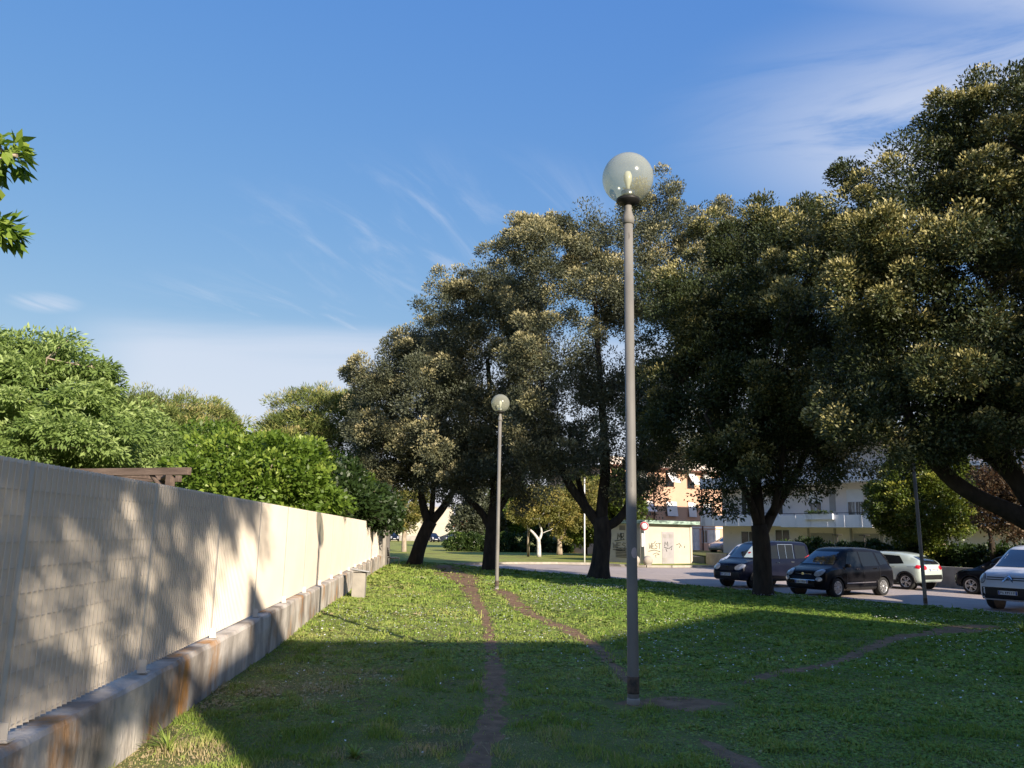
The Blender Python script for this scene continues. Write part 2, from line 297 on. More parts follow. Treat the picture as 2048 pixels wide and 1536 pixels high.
def grass(name, zones, seed):
    rs = np.random.RandomState(seed); VV = []; TT = []; VQ = []
    for (y0, y1, xl, xr, dens, h, w) in zones:
        n = int((y1-y0)*((xr(y0)-xl(y0))+(xr(y1)-xl(y1)))/2*dens)
        y = rs.uniform(y0, y1, n); x = xl(y)+(xr(y)-xl(y))*rs.rand(n)
        d = (x-A.x)*NN.x+(y-A.y)*NN.y; fx = -2.05-.1026*y+.14
        pm = path_mask(x, y); nz = fnoise(x, y, 1.1, 3); nz2 = fnoise(x, y, 4.5, 4)
        dry = np.clip((fnoise(x, y, 1.3, 7)*.6+fnoise(x, y, 3.7, 8)*.4-.44)*6, 0, 1)*np.clip((1.6-x)/2.2, 0, 1)*np.clip((10.5-y)/3, .12, 1)
        keep = (d > .05) & (x > fx) & (rs.rand(n) > np.clip(pm*1.05, 0, .94)) & (rs.rand(n) > dry*.45)
        x, y, nz, nz2, dry, pm = x[keep], y[keep], nz[keep], nz2[keep], dry[keep], pm[keep]; n = len(x)
        z = gz(x, y)-.004
        clump = np.clip((nz2-.35)*2.2, .25, 1.5)
        hh = h*rs.uniform(.45, 1.25, n)*clump*(1-.5*pm+1.3*pm*(1-pm))*np.where(rs.rand(n) > .985, 2.1, 1); a = rs.uniform(0, 2*pi, n); lean = rs.uniform(.1, .9, n)*hh; la = rs.uniform(0, 2*pi, n)
        ww = w*rs.uniform(.6, 1.4, n); sx, sy = np.cos(a)*ww/2, np.sin(a)*ww/2; lx, ly = np.cos(la)*lean, np.sin(la)*lean
        P = np.stack([x-sx, y-sy, z, x+sx, y+sy, z, x+lx*.45+sx*.75, y+ly*.45+sy*.75, z+hh*.6, x+lx*.45-sx*.75, y+ly*.45-sy*.75, z+hh*.6,
                      x+lx+sx*.1, y+ly+sy*.1, z+hh, x+lx-sx*.1, y+ly-sy*.1, z+hh*.98], 1).reshape(n, 6, 3)
        # a share of flat clover and weed leaves
        wd = rs.rand(n) < np.clip(.18+.55*(nz-.45)+np.clip((x-1)/6, 0, .25), .05, .6); k = wd.sum()
        if k:
            zz = z[wd]+hh[wd]*rs.uniform(.1, .55, k); r = ww[wd]*rs.uniform(1.3, 2.4, k); ca, sa = np.cos(a[wd]), np.sin(a[wd]); t1 = rs.uniform(-.5, .5, k)*r; t2 = rs.uniform(-.5, .5, k)*r; xx, yy = x[wd], y[wd]
            P[wd] = np.stack([xx-ca*r, yy-sa*r, zz-t1, xx+sa*r*.8-ca*r*.4, yy-ca*r*.8-sa*r*.4, zz-t2, xx+sa*r*.5+ca*r*.6, yy-ca*r*.5+sa*r*.6, zz-t2*.5,
                              xx-sa*r*.8-ca*r*.4, yy+ca*r*.8-sa*r*.4, zz+t2, xx+ca*r*1.1, yy+sa*r*1.1, zz+t1, xx-sa*r*.5+ca*r*.6, yy+ca*r*.5+sa*r*.6, zz+t2*.5], 1).reshape(k, 6, 3)[:, [0, 1, 2, 3, 4, 5]]
        base = sum(len(v) for v in VV); i = base+np.arange(n)*6
        Q = np.concatenate([np.stack([i, i+1, i+2, i+3], 1), np.stack([i+3, i+2, i+4, i+5], 1)])
        tn = np.clip(.12+.38*nz+.28*rs.rand(n)+.75*dry*rs.uniform(.3, 1.3, n)+np.where(rs.rand(n) > .965, .4, 0)-.1*wd+.12*pm+.10*np.clip((9-x*2-y*.3)/9, -1, 1), 0, 1)
        VV.append(P.reshape(-1, 3)); TT.append(np.repeat(tn, 6)); VQ.append(Q)
    o = link(name, fastmesh(name, np.concatenate(VV), np.concatenate(VQ), np.concatenate(TT)), m_grass)
    return tag(o, 'short green and partly dry grass covering the park', 'grass', kind='stuff')
fl_ = lambda y: -2.05-.1026*y; rr = lambda k: (lambda y: k*y+1.5)
grass('grass', [(4.2, 6.6, fl_, rr(.72), 5200, .052, .0065), (6.6, 9.5, fl_, rr(.72), 3300, .05, .008), (9.5, 14, fl_, rr(.72), 1500, .055, .012), (14, 21, fl_, rr(.72), 700, .06, .018),
                (21, 32, fl_, rr(.70), 260, .07, .03), (32, 50, fl_, rr(.5), 110, .08, .05)], 11)
# daisies
rs = np.random.RandomState(5); n = 26000; y = 5.5+34*rs.rand(n)**1.0; x = -4+rs.rand(n)*(.7*y+5)
k = (fnoise(x, y, .55, 9) > .52) & (rs.rand(n) < np.clip(fnoise(x, y, .55, 9)*1.6-.5, 0, 1)) & (x > fl_(y)+.3) & (((x-A.x)*NN.x+(y-A.y)*NN.y) > .4) & (path_mask(x, y) < .2) & (rs.rand(n) < np.clip((y-7)/9+.04, .04, 1))
x, y = x[k], y[k]; n = len(x); z = gz(x, y)+rs.uniform(.05, .085, n); r = rs.uniform(.009, .013, n)*np.clip(.55+y/24, .75, 1.25)
a = np.arange(6)*pi/3; V = np.stack([x[:, None]+np.cos(a)*r[:, None], y[:, None]+np.sin(a)*r[:, None], z[:, None]+rs.uniform(-.007, .007, (n, 6))], 2)
o = link('daisies', fastmesh('daisies', V.reshape(-1, 3), np.arange(n*6).reshape(n, 6)), mat('daisy_petals', (.75, .75, .72), (.7, .7, .6), 30, .7))
tag(o, 'small white daisies dotted through the grass', 'daisies', kind='stuff')

# ------------------------------------------------------------------ foliage
def unit(a): return a/np.maximum(np.linalg.norm(a, axis=-1, keepdims=True), 1e-6)
def crown(name, parent, m, lobes, nclump, nleaf, csize, ll, lw, seed, droop=0., tip=.5, outer=.45, flat=.8, base=.3, under=1., spray=1., bough=0):
    """leaves gathered in clumps, clumps spread through the lobes of the crown"""
    rs = np.random.RandomState(seed); lb = np.array(lobes, float); wt = (lb[:, 3]*lb[:, 4]*lb[:, 5])**.72; wt /= wt.sum()
    li = rs.choice(len(lb), nclump, p=wt); D = unit(rs.normal(size=(nclump, 3))); D[:, 2] = np.where((D[:, 2] < -.2) & (rs.rand(nclump) > under), -D[:, 2], D[:, 2])
    rad = outer+(1.02-outer)*np.sqrt(rs.rand(nclump))+(rs.rand(nclump) > .88)*rs.rand(nclump)*.18*spray; C = lb[li, :3]+D*lb[li, 3:6]*rad[:, None]+rs.normal(size=(nclump, 3))*csize*.25
    cs = csize*rs.uniform(.6, 1.35, nclump); cr = rs.rand(nclump)
    if bough:            # clumps gather on boughs, with hollows between them; a quarter fills the inside, tinted dark as if shaded
        nb = nclump//bough; bi = rs.randint(0, nb, nclump); D2 = unit(rs.normal(size=(nclump, 3))+D[bi]*.8+np.array([0, 0, .25])); core = rs.rand(nclump) < .33
        Cb = C[bi]+D2*(csize*1.75*rs.uniform(.7, 1.2, nb)[bi]*rs.rand(nclump)**.45)[:, None]*np.array([1, 1, .85])-D[bi]*csize*.2
        Ci = lb[li, :3]+D*lb[li, 3:6]*(.15+.7*rs.rand(nclump))[:, None]; C = np.where(core[:, None], Ci, Cb); D = np.where(core[:, None], D, unit(D[bi]+D2))
        cr = np.where(core, 0, np.clip(.75*rs.rand(nb)[bi]+.35*rs.rand(nclump), 0, 1)); cs = np.where(core, cs*1.3, cs*.85)
    ci = np.repeat(np.arange(nclump), nleaf); n = len(ci); d = unit(rs.normal(size=(n, 3))+D[ci]*.25+np.array([0, 0, .15]))
    q = rs.rand(n)**(1/2.4); P = C[ci]+d*(cs[ci]*q)[:, None]*np.array([1, 1, flat])
    if droop: P[:, 2] -= (np.hypot(d[:, 0], d[:, 1])**2)*cs[ci]*q*droop*.5
    ax = unit(d*.8+D[ci]*.5+rs.normal(size=(n, 3))*.55+np.array([0, 0, .25-droop]))
    nr = unit(D[ci]*.6+d*.5+np.array([0, 0, .55])+rs.normal(size=(n, 3))*.6); sd2 = unit(np.cross(ax, nr)); nn = np.cross(sd2, ax)
    l = ll*rs.uniform(.6, 1.3, n)[:, None]; w = lw*rs.uniform(.7, 1.3, n)[:, None]
    V = np.stack([P, P+ax*l*.5+sd2*w*.5+nn*w*.15, P+ax*l, P+ax*l*.5-sd2*w*.5+nn*w*.15], 1).reshape(-1, 3)
    Q = np.arange(n*4).reshape(n, 4)
    young_lit = np.clip((cr[ci]-1+tip)*5, 0, 1)*np.clip(d[:, 2]*.5+.6, 0, 1)*np.clip((q-.35)*2.0, 0, 1)*rs.uniform(.75, 1, n)  # pale new growth, weighted to clump tops and outsides as painted sunlight
    ct = rs.rand(nclump)[ci]; t = np.clip(base*.3+.30*ct*base/.3*.6+.16*rs.rand(n)+.74*young_lit, 0, 1)
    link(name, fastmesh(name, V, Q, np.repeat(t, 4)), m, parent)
    return C
def bend(p, q, k, rs, amt):
    p, q = Vector(p), Vector(q); L_ = (q-p).length; out = []
    o1 = Vector(rs.normal(size=3))*amt*L_
    for i in range(k+1): t = i/k; out.append(p.lerp(q, t)+o1*sin(pi*t)+Vector(rs.normal(size=3))*amt*.12*L_*(0 < i < k))
    return out
def wood(name, parent, m, trunk, limbs, C, seed, ntwig=60, root=None, n=12):
    """trunk: [(x,y,z,r)..]; limbs: lists of the same; twigs run from limb points to clump centres C"""
    rs = np.random.RandomState(seed); b = MB()
    def pipe(L4, n):
        pts = [Vector(p[:3]) for p in L4]; r = [p[3] for p in L4]; seg = [0]
        for i in range(1, len(pts)): seg.append(seg[-1]+(pts[i]-pts[i-1]).length)
        k = max(4, int(seg[-1]/.22)); t = np.linspace(0, seg[-1], k); A3 = np.array([list(p) for p in pts])
        X = [np.interp(t, seg, A3[:, j]) for j in range(3)]; R = np.interp(t, seg, r)
        for _ in range(3):
            for a in X: a[1:-1] = (a[:-2]+2*a[1:-1]+a[2:])/4
            R[1:-1] = (R[:-2]+2*R[1:-1]+R[2:])/4
        wob = np.interp(t, np.linspace(0, seg[-1], max(3, k//3)), rs.uniform(.92, 1.1, max(3, k//3)))
        b.tube([Vector((X[0][i], X[1][i], X[2][i])) for i in range(k)], list(R*wob), n)
    pipe(trunk, n); ends = []
    for l in limbs: pipe(l, 8); ends += [Vector(p[:3]) for p in l[1:]]
    if C is not None and len(C):
        E_ = np.array([list(e) for e in (ends or [Vector(trunk[-1][:3])])])
        for i in rs.choice(len(C), min(ntwig, len(C)), replace=False):
            c = C[i]; dd = np.linalg.norm(E_-c, axis=1)+np.maximum(0, E_[:, 2]-c[2])*1.5; e = E_[dd.argmin()]
            if dd.min() > 2.6: continue
            r0 = min(.075, .018+.011*dd.min()); pts = bend(e, c, 5, rs, .1); b.tube(pts, list(np.linspace(r0, .008, 6)), 5)
            E_ = np.vstack([E_, [list(pts[2]), list(pts[3])]])
    return b.build(name, m, parent)
def tree(kind, org, label, group, mt, mb, trunk, limbs, lobes, nclump, nleaf, csize, ll, lw, seed, world=True, ntwig=70, **kw):
    """trunk, limbs and lobes in world metres (world=True) or relative to the base"""
    B = Vector(org); e = empty(kind, org, 0, label, 'tree', group); sh = B if world else Vector()
    f = lambda q: tuple([q[0]-sh.x, q[1]-sh.y, q[2]-sh.z]+list(q[3:]))
    C = crown('crown', e, mt, [f(q) for q in lobes], nclump, nleaf, csize, ll, lw, seed, **kw)
    wood('trunk', e, mb, [f(q) for q in trunk], [[f(q) for q in l] for l in limbs], C, seed+1, ntwig)
    return e
def pl(Y, *pts):                 # limb given by what is seen of it at depth Y: (x, y, radius [, depth change])
    return [tuple(at(p[0], p[1], Y+(p[3] if len(p) > 3 else 0)))+(p[2],) for p in pts]
def lobe(x, y, Y, rx, ry, rz): return tuple(at(x, y, Y))+(rx, ry, rz)
GO = 'evergreen oaks in a row along the road'
# T4: in front of the parked cars
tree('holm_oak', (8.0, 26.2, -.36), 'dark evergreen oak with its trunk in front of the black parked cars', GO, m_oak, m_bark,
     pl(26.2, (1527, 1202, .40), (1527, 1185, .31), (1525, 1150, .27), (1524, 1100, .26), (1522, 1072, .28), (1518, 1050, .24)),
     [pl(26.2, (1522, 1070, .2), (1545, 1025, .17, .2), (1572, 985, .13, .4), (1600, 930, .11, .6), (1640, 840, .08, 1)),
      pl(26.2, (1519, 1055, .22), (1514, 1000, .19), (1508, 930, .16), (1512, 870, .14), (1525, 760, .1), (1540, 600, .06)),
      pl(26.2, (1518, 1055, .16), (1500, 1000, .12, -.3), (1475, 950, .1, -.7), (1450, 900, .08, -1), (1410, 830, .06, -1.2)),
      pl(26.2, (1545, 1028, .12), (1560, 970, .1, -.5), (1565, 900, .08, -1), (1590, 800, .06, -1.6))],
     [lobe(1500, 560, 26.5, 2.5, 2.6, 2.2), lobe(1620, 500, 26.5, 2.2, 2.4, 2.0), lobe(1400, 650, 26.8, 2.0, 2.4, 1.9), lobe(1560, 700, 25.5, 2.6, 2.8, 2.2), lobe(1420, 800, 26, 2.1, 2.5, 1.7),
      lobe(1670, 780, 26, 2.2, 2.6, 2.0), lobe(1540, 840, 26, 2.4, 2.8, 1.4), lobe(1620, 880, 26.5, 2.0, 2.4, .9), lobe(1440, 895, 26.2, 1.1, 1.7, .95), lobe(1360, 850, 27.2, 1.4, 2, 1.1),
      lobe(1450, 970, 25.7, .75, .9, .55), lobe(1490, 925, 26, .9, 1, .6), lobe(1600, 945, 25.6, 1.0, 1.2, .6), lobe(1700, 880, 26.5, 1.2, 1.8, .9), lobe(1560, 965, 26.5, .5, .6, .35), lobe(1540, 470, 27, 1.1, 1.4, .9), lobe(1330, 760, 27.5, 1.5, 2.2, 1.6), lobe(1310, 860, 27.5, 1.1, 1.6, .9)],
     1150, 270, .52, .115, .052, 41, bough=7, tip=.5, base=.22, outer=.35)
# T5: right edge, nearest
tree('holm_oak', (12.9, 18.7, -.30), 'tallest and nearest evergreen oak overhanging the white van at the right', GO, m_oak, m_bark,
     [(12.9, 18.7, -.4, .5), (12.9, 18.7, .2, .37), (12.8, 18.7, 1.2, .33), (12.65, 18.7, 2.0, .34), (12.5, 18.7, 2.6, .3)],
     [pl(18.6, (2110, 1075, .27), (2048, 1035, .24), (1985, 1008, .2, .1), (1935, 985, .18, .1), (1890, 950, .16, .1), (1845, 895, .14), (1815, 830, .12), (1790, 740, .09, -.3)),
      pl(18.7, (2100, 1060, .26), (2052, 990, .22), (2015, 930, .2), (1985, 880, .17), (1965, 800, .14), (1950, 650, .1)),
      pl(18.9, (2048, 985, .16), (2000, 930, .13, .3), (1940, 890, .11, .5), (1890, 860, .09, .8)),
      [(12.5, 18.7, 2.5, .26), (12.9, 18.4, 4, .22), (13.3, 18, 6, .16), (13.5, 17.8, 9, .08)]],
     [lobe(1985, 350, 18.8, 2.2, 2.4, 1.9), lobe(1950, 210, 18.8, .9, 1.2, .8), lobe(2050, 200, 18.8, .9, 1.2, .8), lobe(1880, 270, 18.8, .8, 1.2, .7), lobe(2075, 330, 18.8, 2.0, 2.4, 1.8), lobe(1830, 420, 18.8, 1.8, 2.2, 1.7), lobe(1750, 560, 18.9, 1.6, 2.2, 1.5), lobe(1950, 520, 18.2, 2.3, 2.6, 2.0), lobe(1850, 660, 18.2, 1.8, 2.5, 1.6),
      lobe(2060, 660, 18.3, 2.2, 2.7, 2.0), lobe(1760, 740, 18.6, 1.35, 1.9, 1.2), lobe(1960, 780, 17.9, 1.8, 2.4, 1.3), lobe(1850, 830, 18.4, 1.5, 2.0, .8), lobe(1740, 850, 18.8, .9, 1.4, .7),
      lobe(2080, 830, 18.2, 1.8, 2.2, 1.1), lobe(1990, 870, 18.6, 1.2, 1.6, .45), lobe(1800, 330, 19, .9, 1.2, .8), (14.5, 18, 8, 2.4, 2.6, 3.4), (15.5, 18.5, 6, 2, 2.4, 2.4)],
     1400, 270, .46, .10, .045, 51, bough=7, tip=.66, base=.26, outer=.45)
# T3
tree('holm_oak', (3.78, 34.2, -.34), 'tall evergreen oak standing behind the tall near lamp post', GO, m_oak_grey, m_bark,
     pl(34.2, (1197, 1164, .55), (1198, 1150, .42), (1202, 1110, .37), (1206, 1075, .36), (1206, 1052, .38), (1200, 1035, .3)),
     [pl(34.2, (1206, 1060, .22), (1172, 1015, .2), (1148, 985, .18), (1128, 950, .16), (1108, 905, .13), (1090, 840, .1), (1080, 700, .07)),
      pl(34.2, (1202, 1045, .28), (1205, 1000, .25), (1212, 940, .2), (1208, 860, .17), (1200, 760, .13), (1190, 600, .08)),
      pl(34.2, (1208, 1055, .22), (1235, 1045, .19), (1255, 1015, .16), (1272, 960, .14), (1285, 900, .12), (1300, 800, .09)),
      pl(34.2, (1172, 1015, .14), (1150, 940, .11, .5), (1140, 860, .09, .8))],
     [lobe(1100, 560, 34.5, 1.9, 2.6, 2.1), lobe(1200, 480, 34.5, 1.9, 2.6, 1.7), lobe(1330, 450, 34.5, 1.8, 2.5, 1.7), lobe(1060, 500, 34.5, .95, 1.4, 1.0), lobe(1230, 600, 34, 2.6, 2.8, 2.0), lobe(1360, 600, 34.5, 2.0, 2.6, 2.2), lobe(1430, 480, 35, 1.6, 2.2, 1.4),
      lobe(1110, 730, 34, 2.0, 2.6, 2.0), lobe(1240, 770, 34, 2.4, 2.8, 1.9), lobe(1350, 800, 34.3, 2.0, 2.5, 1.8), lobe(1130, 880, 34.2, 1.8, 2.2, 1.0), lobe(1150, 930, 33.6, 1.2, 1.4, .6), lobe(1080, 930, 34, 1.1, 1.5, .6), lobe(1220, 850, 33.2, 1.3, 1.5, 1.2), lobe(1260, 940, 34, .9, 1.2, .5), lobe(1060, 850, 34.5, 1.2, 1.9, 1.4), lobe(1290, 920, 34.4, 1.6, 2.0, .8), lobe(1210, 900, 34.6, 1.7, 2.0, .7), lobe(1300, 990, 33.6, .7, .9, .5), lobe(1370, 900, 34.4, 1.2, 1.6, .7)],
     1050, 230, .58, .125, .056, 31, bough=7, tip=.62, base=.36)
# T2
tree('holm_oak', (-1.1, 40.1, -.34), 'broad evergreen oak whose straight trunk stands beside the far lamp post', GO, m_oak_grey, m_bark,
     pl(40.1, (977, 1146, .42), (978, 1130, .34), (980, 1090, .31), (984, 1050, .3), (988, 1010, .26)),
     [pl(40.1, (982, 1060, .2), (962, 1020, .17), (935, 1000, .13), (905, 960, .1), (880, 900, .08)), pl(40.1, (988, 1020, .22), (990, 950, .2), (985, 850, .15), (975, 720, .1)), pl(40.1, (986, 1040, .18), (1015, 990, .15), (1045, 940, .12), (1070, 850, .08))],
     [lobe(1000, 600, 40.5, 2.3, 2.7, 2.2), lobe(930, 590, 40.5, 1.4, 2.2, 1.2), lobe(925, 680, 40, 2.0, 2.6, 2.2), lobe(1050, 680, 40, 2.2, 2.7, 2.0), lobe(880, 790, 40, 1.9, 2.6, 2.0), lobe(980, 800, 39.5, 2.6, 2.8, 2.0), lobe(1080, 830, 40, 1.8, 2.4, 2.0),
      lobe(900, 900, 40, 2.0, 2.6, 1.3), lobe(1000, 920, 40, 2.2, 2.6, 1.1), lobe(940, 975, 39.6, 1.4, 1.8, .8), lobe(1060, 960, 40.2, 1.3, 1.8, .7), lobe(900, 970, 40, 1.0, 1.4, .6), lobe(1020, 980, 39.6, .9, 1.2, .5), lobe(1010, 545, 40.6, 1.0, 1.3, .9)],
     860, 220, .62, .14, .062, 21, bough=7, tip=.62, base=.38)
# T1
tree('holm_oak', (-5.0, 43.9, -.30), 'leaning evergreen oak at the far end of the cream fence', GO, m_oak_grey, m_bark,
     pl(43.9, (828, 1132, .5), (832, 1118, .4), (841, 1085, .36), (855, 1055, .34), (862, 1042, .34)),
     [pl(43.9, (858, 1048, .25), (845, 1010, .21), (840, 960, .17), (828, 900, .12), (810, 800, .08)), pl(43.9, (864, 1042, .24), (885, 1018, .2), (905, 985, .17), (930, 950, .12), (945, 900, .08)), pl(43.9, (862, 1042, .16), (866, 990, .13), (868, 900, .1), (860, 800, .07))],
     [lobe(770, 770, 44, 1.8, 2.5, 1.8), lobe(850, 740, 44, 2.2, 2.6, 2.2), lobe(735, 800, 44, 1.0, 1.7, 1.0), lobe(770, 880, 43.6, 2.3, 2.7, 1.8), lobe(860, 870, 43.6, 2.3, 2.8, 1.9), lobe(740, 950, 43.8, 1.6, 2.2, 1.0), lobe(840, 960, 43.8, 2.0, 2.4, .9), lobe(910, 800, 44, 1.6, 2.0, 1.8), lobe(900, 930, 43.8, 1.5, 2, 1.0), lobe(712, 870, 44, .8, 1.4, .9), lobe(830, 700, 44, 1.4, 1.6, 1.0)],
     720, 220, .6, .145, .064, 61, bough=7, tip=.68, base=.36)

# trees beyond the fence
GB = 'garden trees beyond the fence'
def rough_tree(kind, cx, cy, z0, label, group, mt, mb, h0, lobes, *a, tr=.16, **kw):
    org = (cx, cy, z0); tk = [(cx, cy, z0-.1, tr*1.3), (cx, cy, z0+h0*.5, tr), (cx+.1, cy, z0+h0, tr*.8)]
    lm = [[(cx+.1, cy, z0+h0*.9, tr*.6), ((cx+l[0])/2, (cy+l[1])/2, (z0+h0+l[2])/2, tr*.45), (l[0], l[1], l[2], tr*.22)] for l in lobes[:6]]
    return tree(kind, org, label, group, mt, mb, tk, lm, lobes, *a, **kw)
rough_tree('broadleaf_tree', -14.5, 21.5, 0, 'large pale green tree with drooping feathery leaves behind the left end of the fence', GB, m_ash, m_bark_pale, 2.4,
    [lobe(20, 770, 21.5, 2.6, 2.6, 1.5), lobe(110, 790, 21.3, 1.3, 2.2, .9), lobe(-60, 770, 22, 2.0, 2.4, 1.5), lobe(50, 735, 22, 1.3, 1.8, .9), lobe(180, 810, 21, .8, 1.8, .7), lobe(60, 860, 21, 2.6, 2.6, 1.3), lobe(170, 890, 20.6, 1.4, 2.2, .9), lobe(-150, 830, 22, 2.4, 2.4, 2.2), lobe(140, 715, 22, .35, .6, .35)],
    360, 340, .56, .17, .055, 71, droop=.8, tip=.5, base=.4, flat=.42, outer=.75)
rough_tree('broadleaf_tree', -9.8, 24.5, 0, 'smaller pale green tree with drooping feathery leaves over the wooden pergola', GB, m_ash, m_bark_pale, 2.0,
    [lobe(270, 910, 24.5, 1.2, 2.0, .8), lobe(220, 890, 24.5, 1.2, 2.0, .8), lobe(325, 935, 24, .9, 1.8, .6), lobe(275, 870, 25, .7, 1.4, .5), lobe(190, 930, 24, 1.5, 2.0, .8), lobe(365, 945, 24.5, .6, 1.2, .4)],
    170, 330, .52, .17, .055, 73, droop=.8, tip=.5, base=.4, flat=.42, outer=.75)
rough_tree('fig_tree', -5.6, 18.2, 0, 'fresh green broad leaved tree just behind the fence right of the pergola', GB, m_fig, m_bark_pale, 1.2,
    [lobe(480, 945, 18.2, 1.0, 1.3, .7), lobe(560, 950, 18.4, 1.0, 1.3, .8), lobe(420, 960, 17.8, .7, 1.0, .6), lobe(520, 1000, 18, 1.4, 1.4, .7), lobe(620, 1000, 19, .7, 1.0, .55), lobe(500, 895, 18.4, .5, .8, .35), lobe(600, 930, 19, .55, .8, .45), lobe(400, 905, 18, .4, .7, .4)],
    260, 130, .33, .125, .07, 75, droop=.25, tip=.5, base=.4, outer=.7)
rough_tree('fig_tree', -5.6, 27, 0, 'low dark green tree leaning over the far part of the fence', GB, m_hedge, m_bark_pale, 1.6,
    [lobe(690, 1005, 27, 1.1, 1.6, .8), lobe(735, 1020, 29, .7, 1.4, .6), lobe(640, 990, 26, 1.0, 1.5, .8), lobe(690, 975, 27.5, .7, 1.3, .5), lobe(768, 1030, 33, .6, 1.4, .45)],
    300, 90, .4, .17, .10, 77, tip=.15, base=.2)
for (cx, cy, lb, lab, sd_) in [(-19, 46, [lobe(350, 855, 46, 3.6, 4.2, 1.5), lobe(285, 850, 46, 2.8, 3.6, 1.1), lobe(420, 895, 46, 2.0, 3.2, 1.1), lobe(330, 880, 45, 4.2, 4, 1.6), lobe(420, 920, 45, 3, 3.4, 1.3)], 'left rounded umbrella pine showing behind the pale green tree', 81),
                              (-11.8, 50, [lobe(650, 845, 50, 3.4, 4, 1.9), lobe(590, 875, 50, 2.2, 3.2, 1.3), lobe(700, 845, 50, 2.8, 3.2, 1.6), lobe(620, 910, 49, 3.8, 3.8, 1.6), lobe(660, 960, 49, 3.2, 3.2, 1.6)], 'right rounded umbrella pine next to the leaning oak', 83)]:
    rough_tree('umbrella_pine', cx, cy, -.3, lab, GB, m_pine, m_bark, 5, lb, 520, 130, .55, .26, .045, sd_, tip=.5, base=.45, outer=.7, under=.35, tr=.26)
rough_tree('broadleaf_tree', -19, 34, -.2, 'round green tree filling the gap under the left umbrella pine', GB, m_fig, m_bark, 2.2,
    [lobe(330, 950, 34, 2.5, 2.5, 1.6), lobe(240, 930, 34, 3, 3, 1.8), lobe(430, 930, 36, 2, 2.4, 1.6), lobe(100, 930, 34, 3.4, 3, 2)], 260, 110, .6, .2, .1, 85, base=.25, tip=.1)
rough_tree('broadleaf_tree', -9.5, 42, -.3, 'dark green tree in the shade under the right umbrella pine', GB, m_fig, m_bark, 1.8,
    [lobe(600, 990, 42, 2.6, 2.2, 1.9), lobe(690, 990, 43, 2.2, 2.4, 1.8), lobe(540, 960, 42, 1.8, 2.2, 1.4)], 260, 110, .55, .2, .1, 87, base=.15, tip=.05)
# overhanging branch at the upper left, from a tree just outside the frame
e = empty('overhanging_tree', (-7.2, 7.4, 0), 0, 'big leaved green branches reaching in at the upper left edge', 'tree')
lb = [(2.1, -.4, 5.02, .26, .45, .16), (2.38, -.4, 4.95, .22, .3, .13), (2.2, -.4, 4.82, .22, .3, .12), (1.3, -.4, 4.8, .6, .7, .35), (.4, 0, 5, 1, 1.1, .8), (2.36, -.42, 4.22, .16, .25, .1), (-.6, 0, 5.4, 1.3, 1.3, 1)]
C = crown('crown', e, m_fig, lb, 260, 34, .14, .16, .075, 91, droop=1.0, tip=.6, base=.55, outer=.1)
wood('trunk', e, m_bark_pale, [(0, 0, -.1, .16), (0, 0, 2.5, .12), (.1, 0, 4, .08)], [[(0, 0, 3.2, .06), (1, -.3, 4.5, .035), (2.0, -.4, 4.9, .012), (2.45, -.4, 4.95, .006)], [(1, -.3, 4.5, .02), (1.8, -.4, 4.4, .012), (2.2, -.4, 4.3, .006)]], C, 92, 60)

# trees and hedges across the road
GR = 'small trees on the lawn across the road'
t = tree('ornamental_tree', (2.2, 64, -.34), 'golden olive leaved tree with a whitewashed forked trunk on the far lawn', GR, m_orange, m_bark_white,
     pl(64, (1078, 1114, .18), (1078, 1095, .16), (1077, 1078, .15)), [pl(64, (1077, 1080, .12), (1070, 1068, .1), (1058, 1058, .08), (1045, 1045, .05)), pl(64, (1078, 1080, .12), (1086, 1066, .09), (1080, 1050, .07), (1074, 1040, .05))],
     [lobe(1075, 1020, 64, 2.0, 2.0, 1.1), lobe(1115, 1025, 64.5, 1.5, 1.6, 1.0), lobe(1045, 1025, 64, 1.2, 1.5, .8), lobe(1090, 1000, 64, 1.6, 1.6, .8)], 240, 70, .42, .19, .1, 101, tip=.6, base=.4)
tree('ornamental_tree', (3.9, 66, -.34), 'tree with a bare brown trunk and golden leaves before the hedge', GR, m_orange, m_bark_pale,
     pl(66, (1119, 1109, .3), (1119, 1098, .2), (1119, 1083, .17)), [pl(66, (1119, 1085, .12), (1110, 1065, .09), (1112, 1045, .07)), pl(66, (1119, 1085, .12), (1130, 1060, .09), (1140, 1040, .06))],
     [lobe(1150, 1020, 66, 2.1, 2.0, 1.4), lobe(1170, 990, 66, 1.6, 2, 1.2), lobe(1128, 1060, 65.5, 1.0, 1.1, .65), lobe(1110, 1000, 66, 1.4, 1.6, 1.0)], 240, 70, .42, .19, .1, 103, tip=.4, base=.35)
tree('young_tree', (-10.4, 74, -.34), 'slender pale trunked tree on the lawn beyond the end of the fence', None, m_orange, m_bark_pale,
     pl(74, (808, 1108, .26), (808, 1080, .2), (809, 1055, .18)), [pl(74, (809, 1056, .12), (800, 1040, .09), (795, 1020, .05)), pl(74, (809, 1056, .12), (820, 1045, .09), (826, 1030, .05))],
     [lobe(805, 1020, 74, 2.4, 2, 1.5), lobe(800, 1045, 74, 1.5, 1.5, .7), lobe(825, 1000, 74, 2, 2, 1.6)], 170, 70, .5, .22, .12, 105, tip=.25, base=.3)
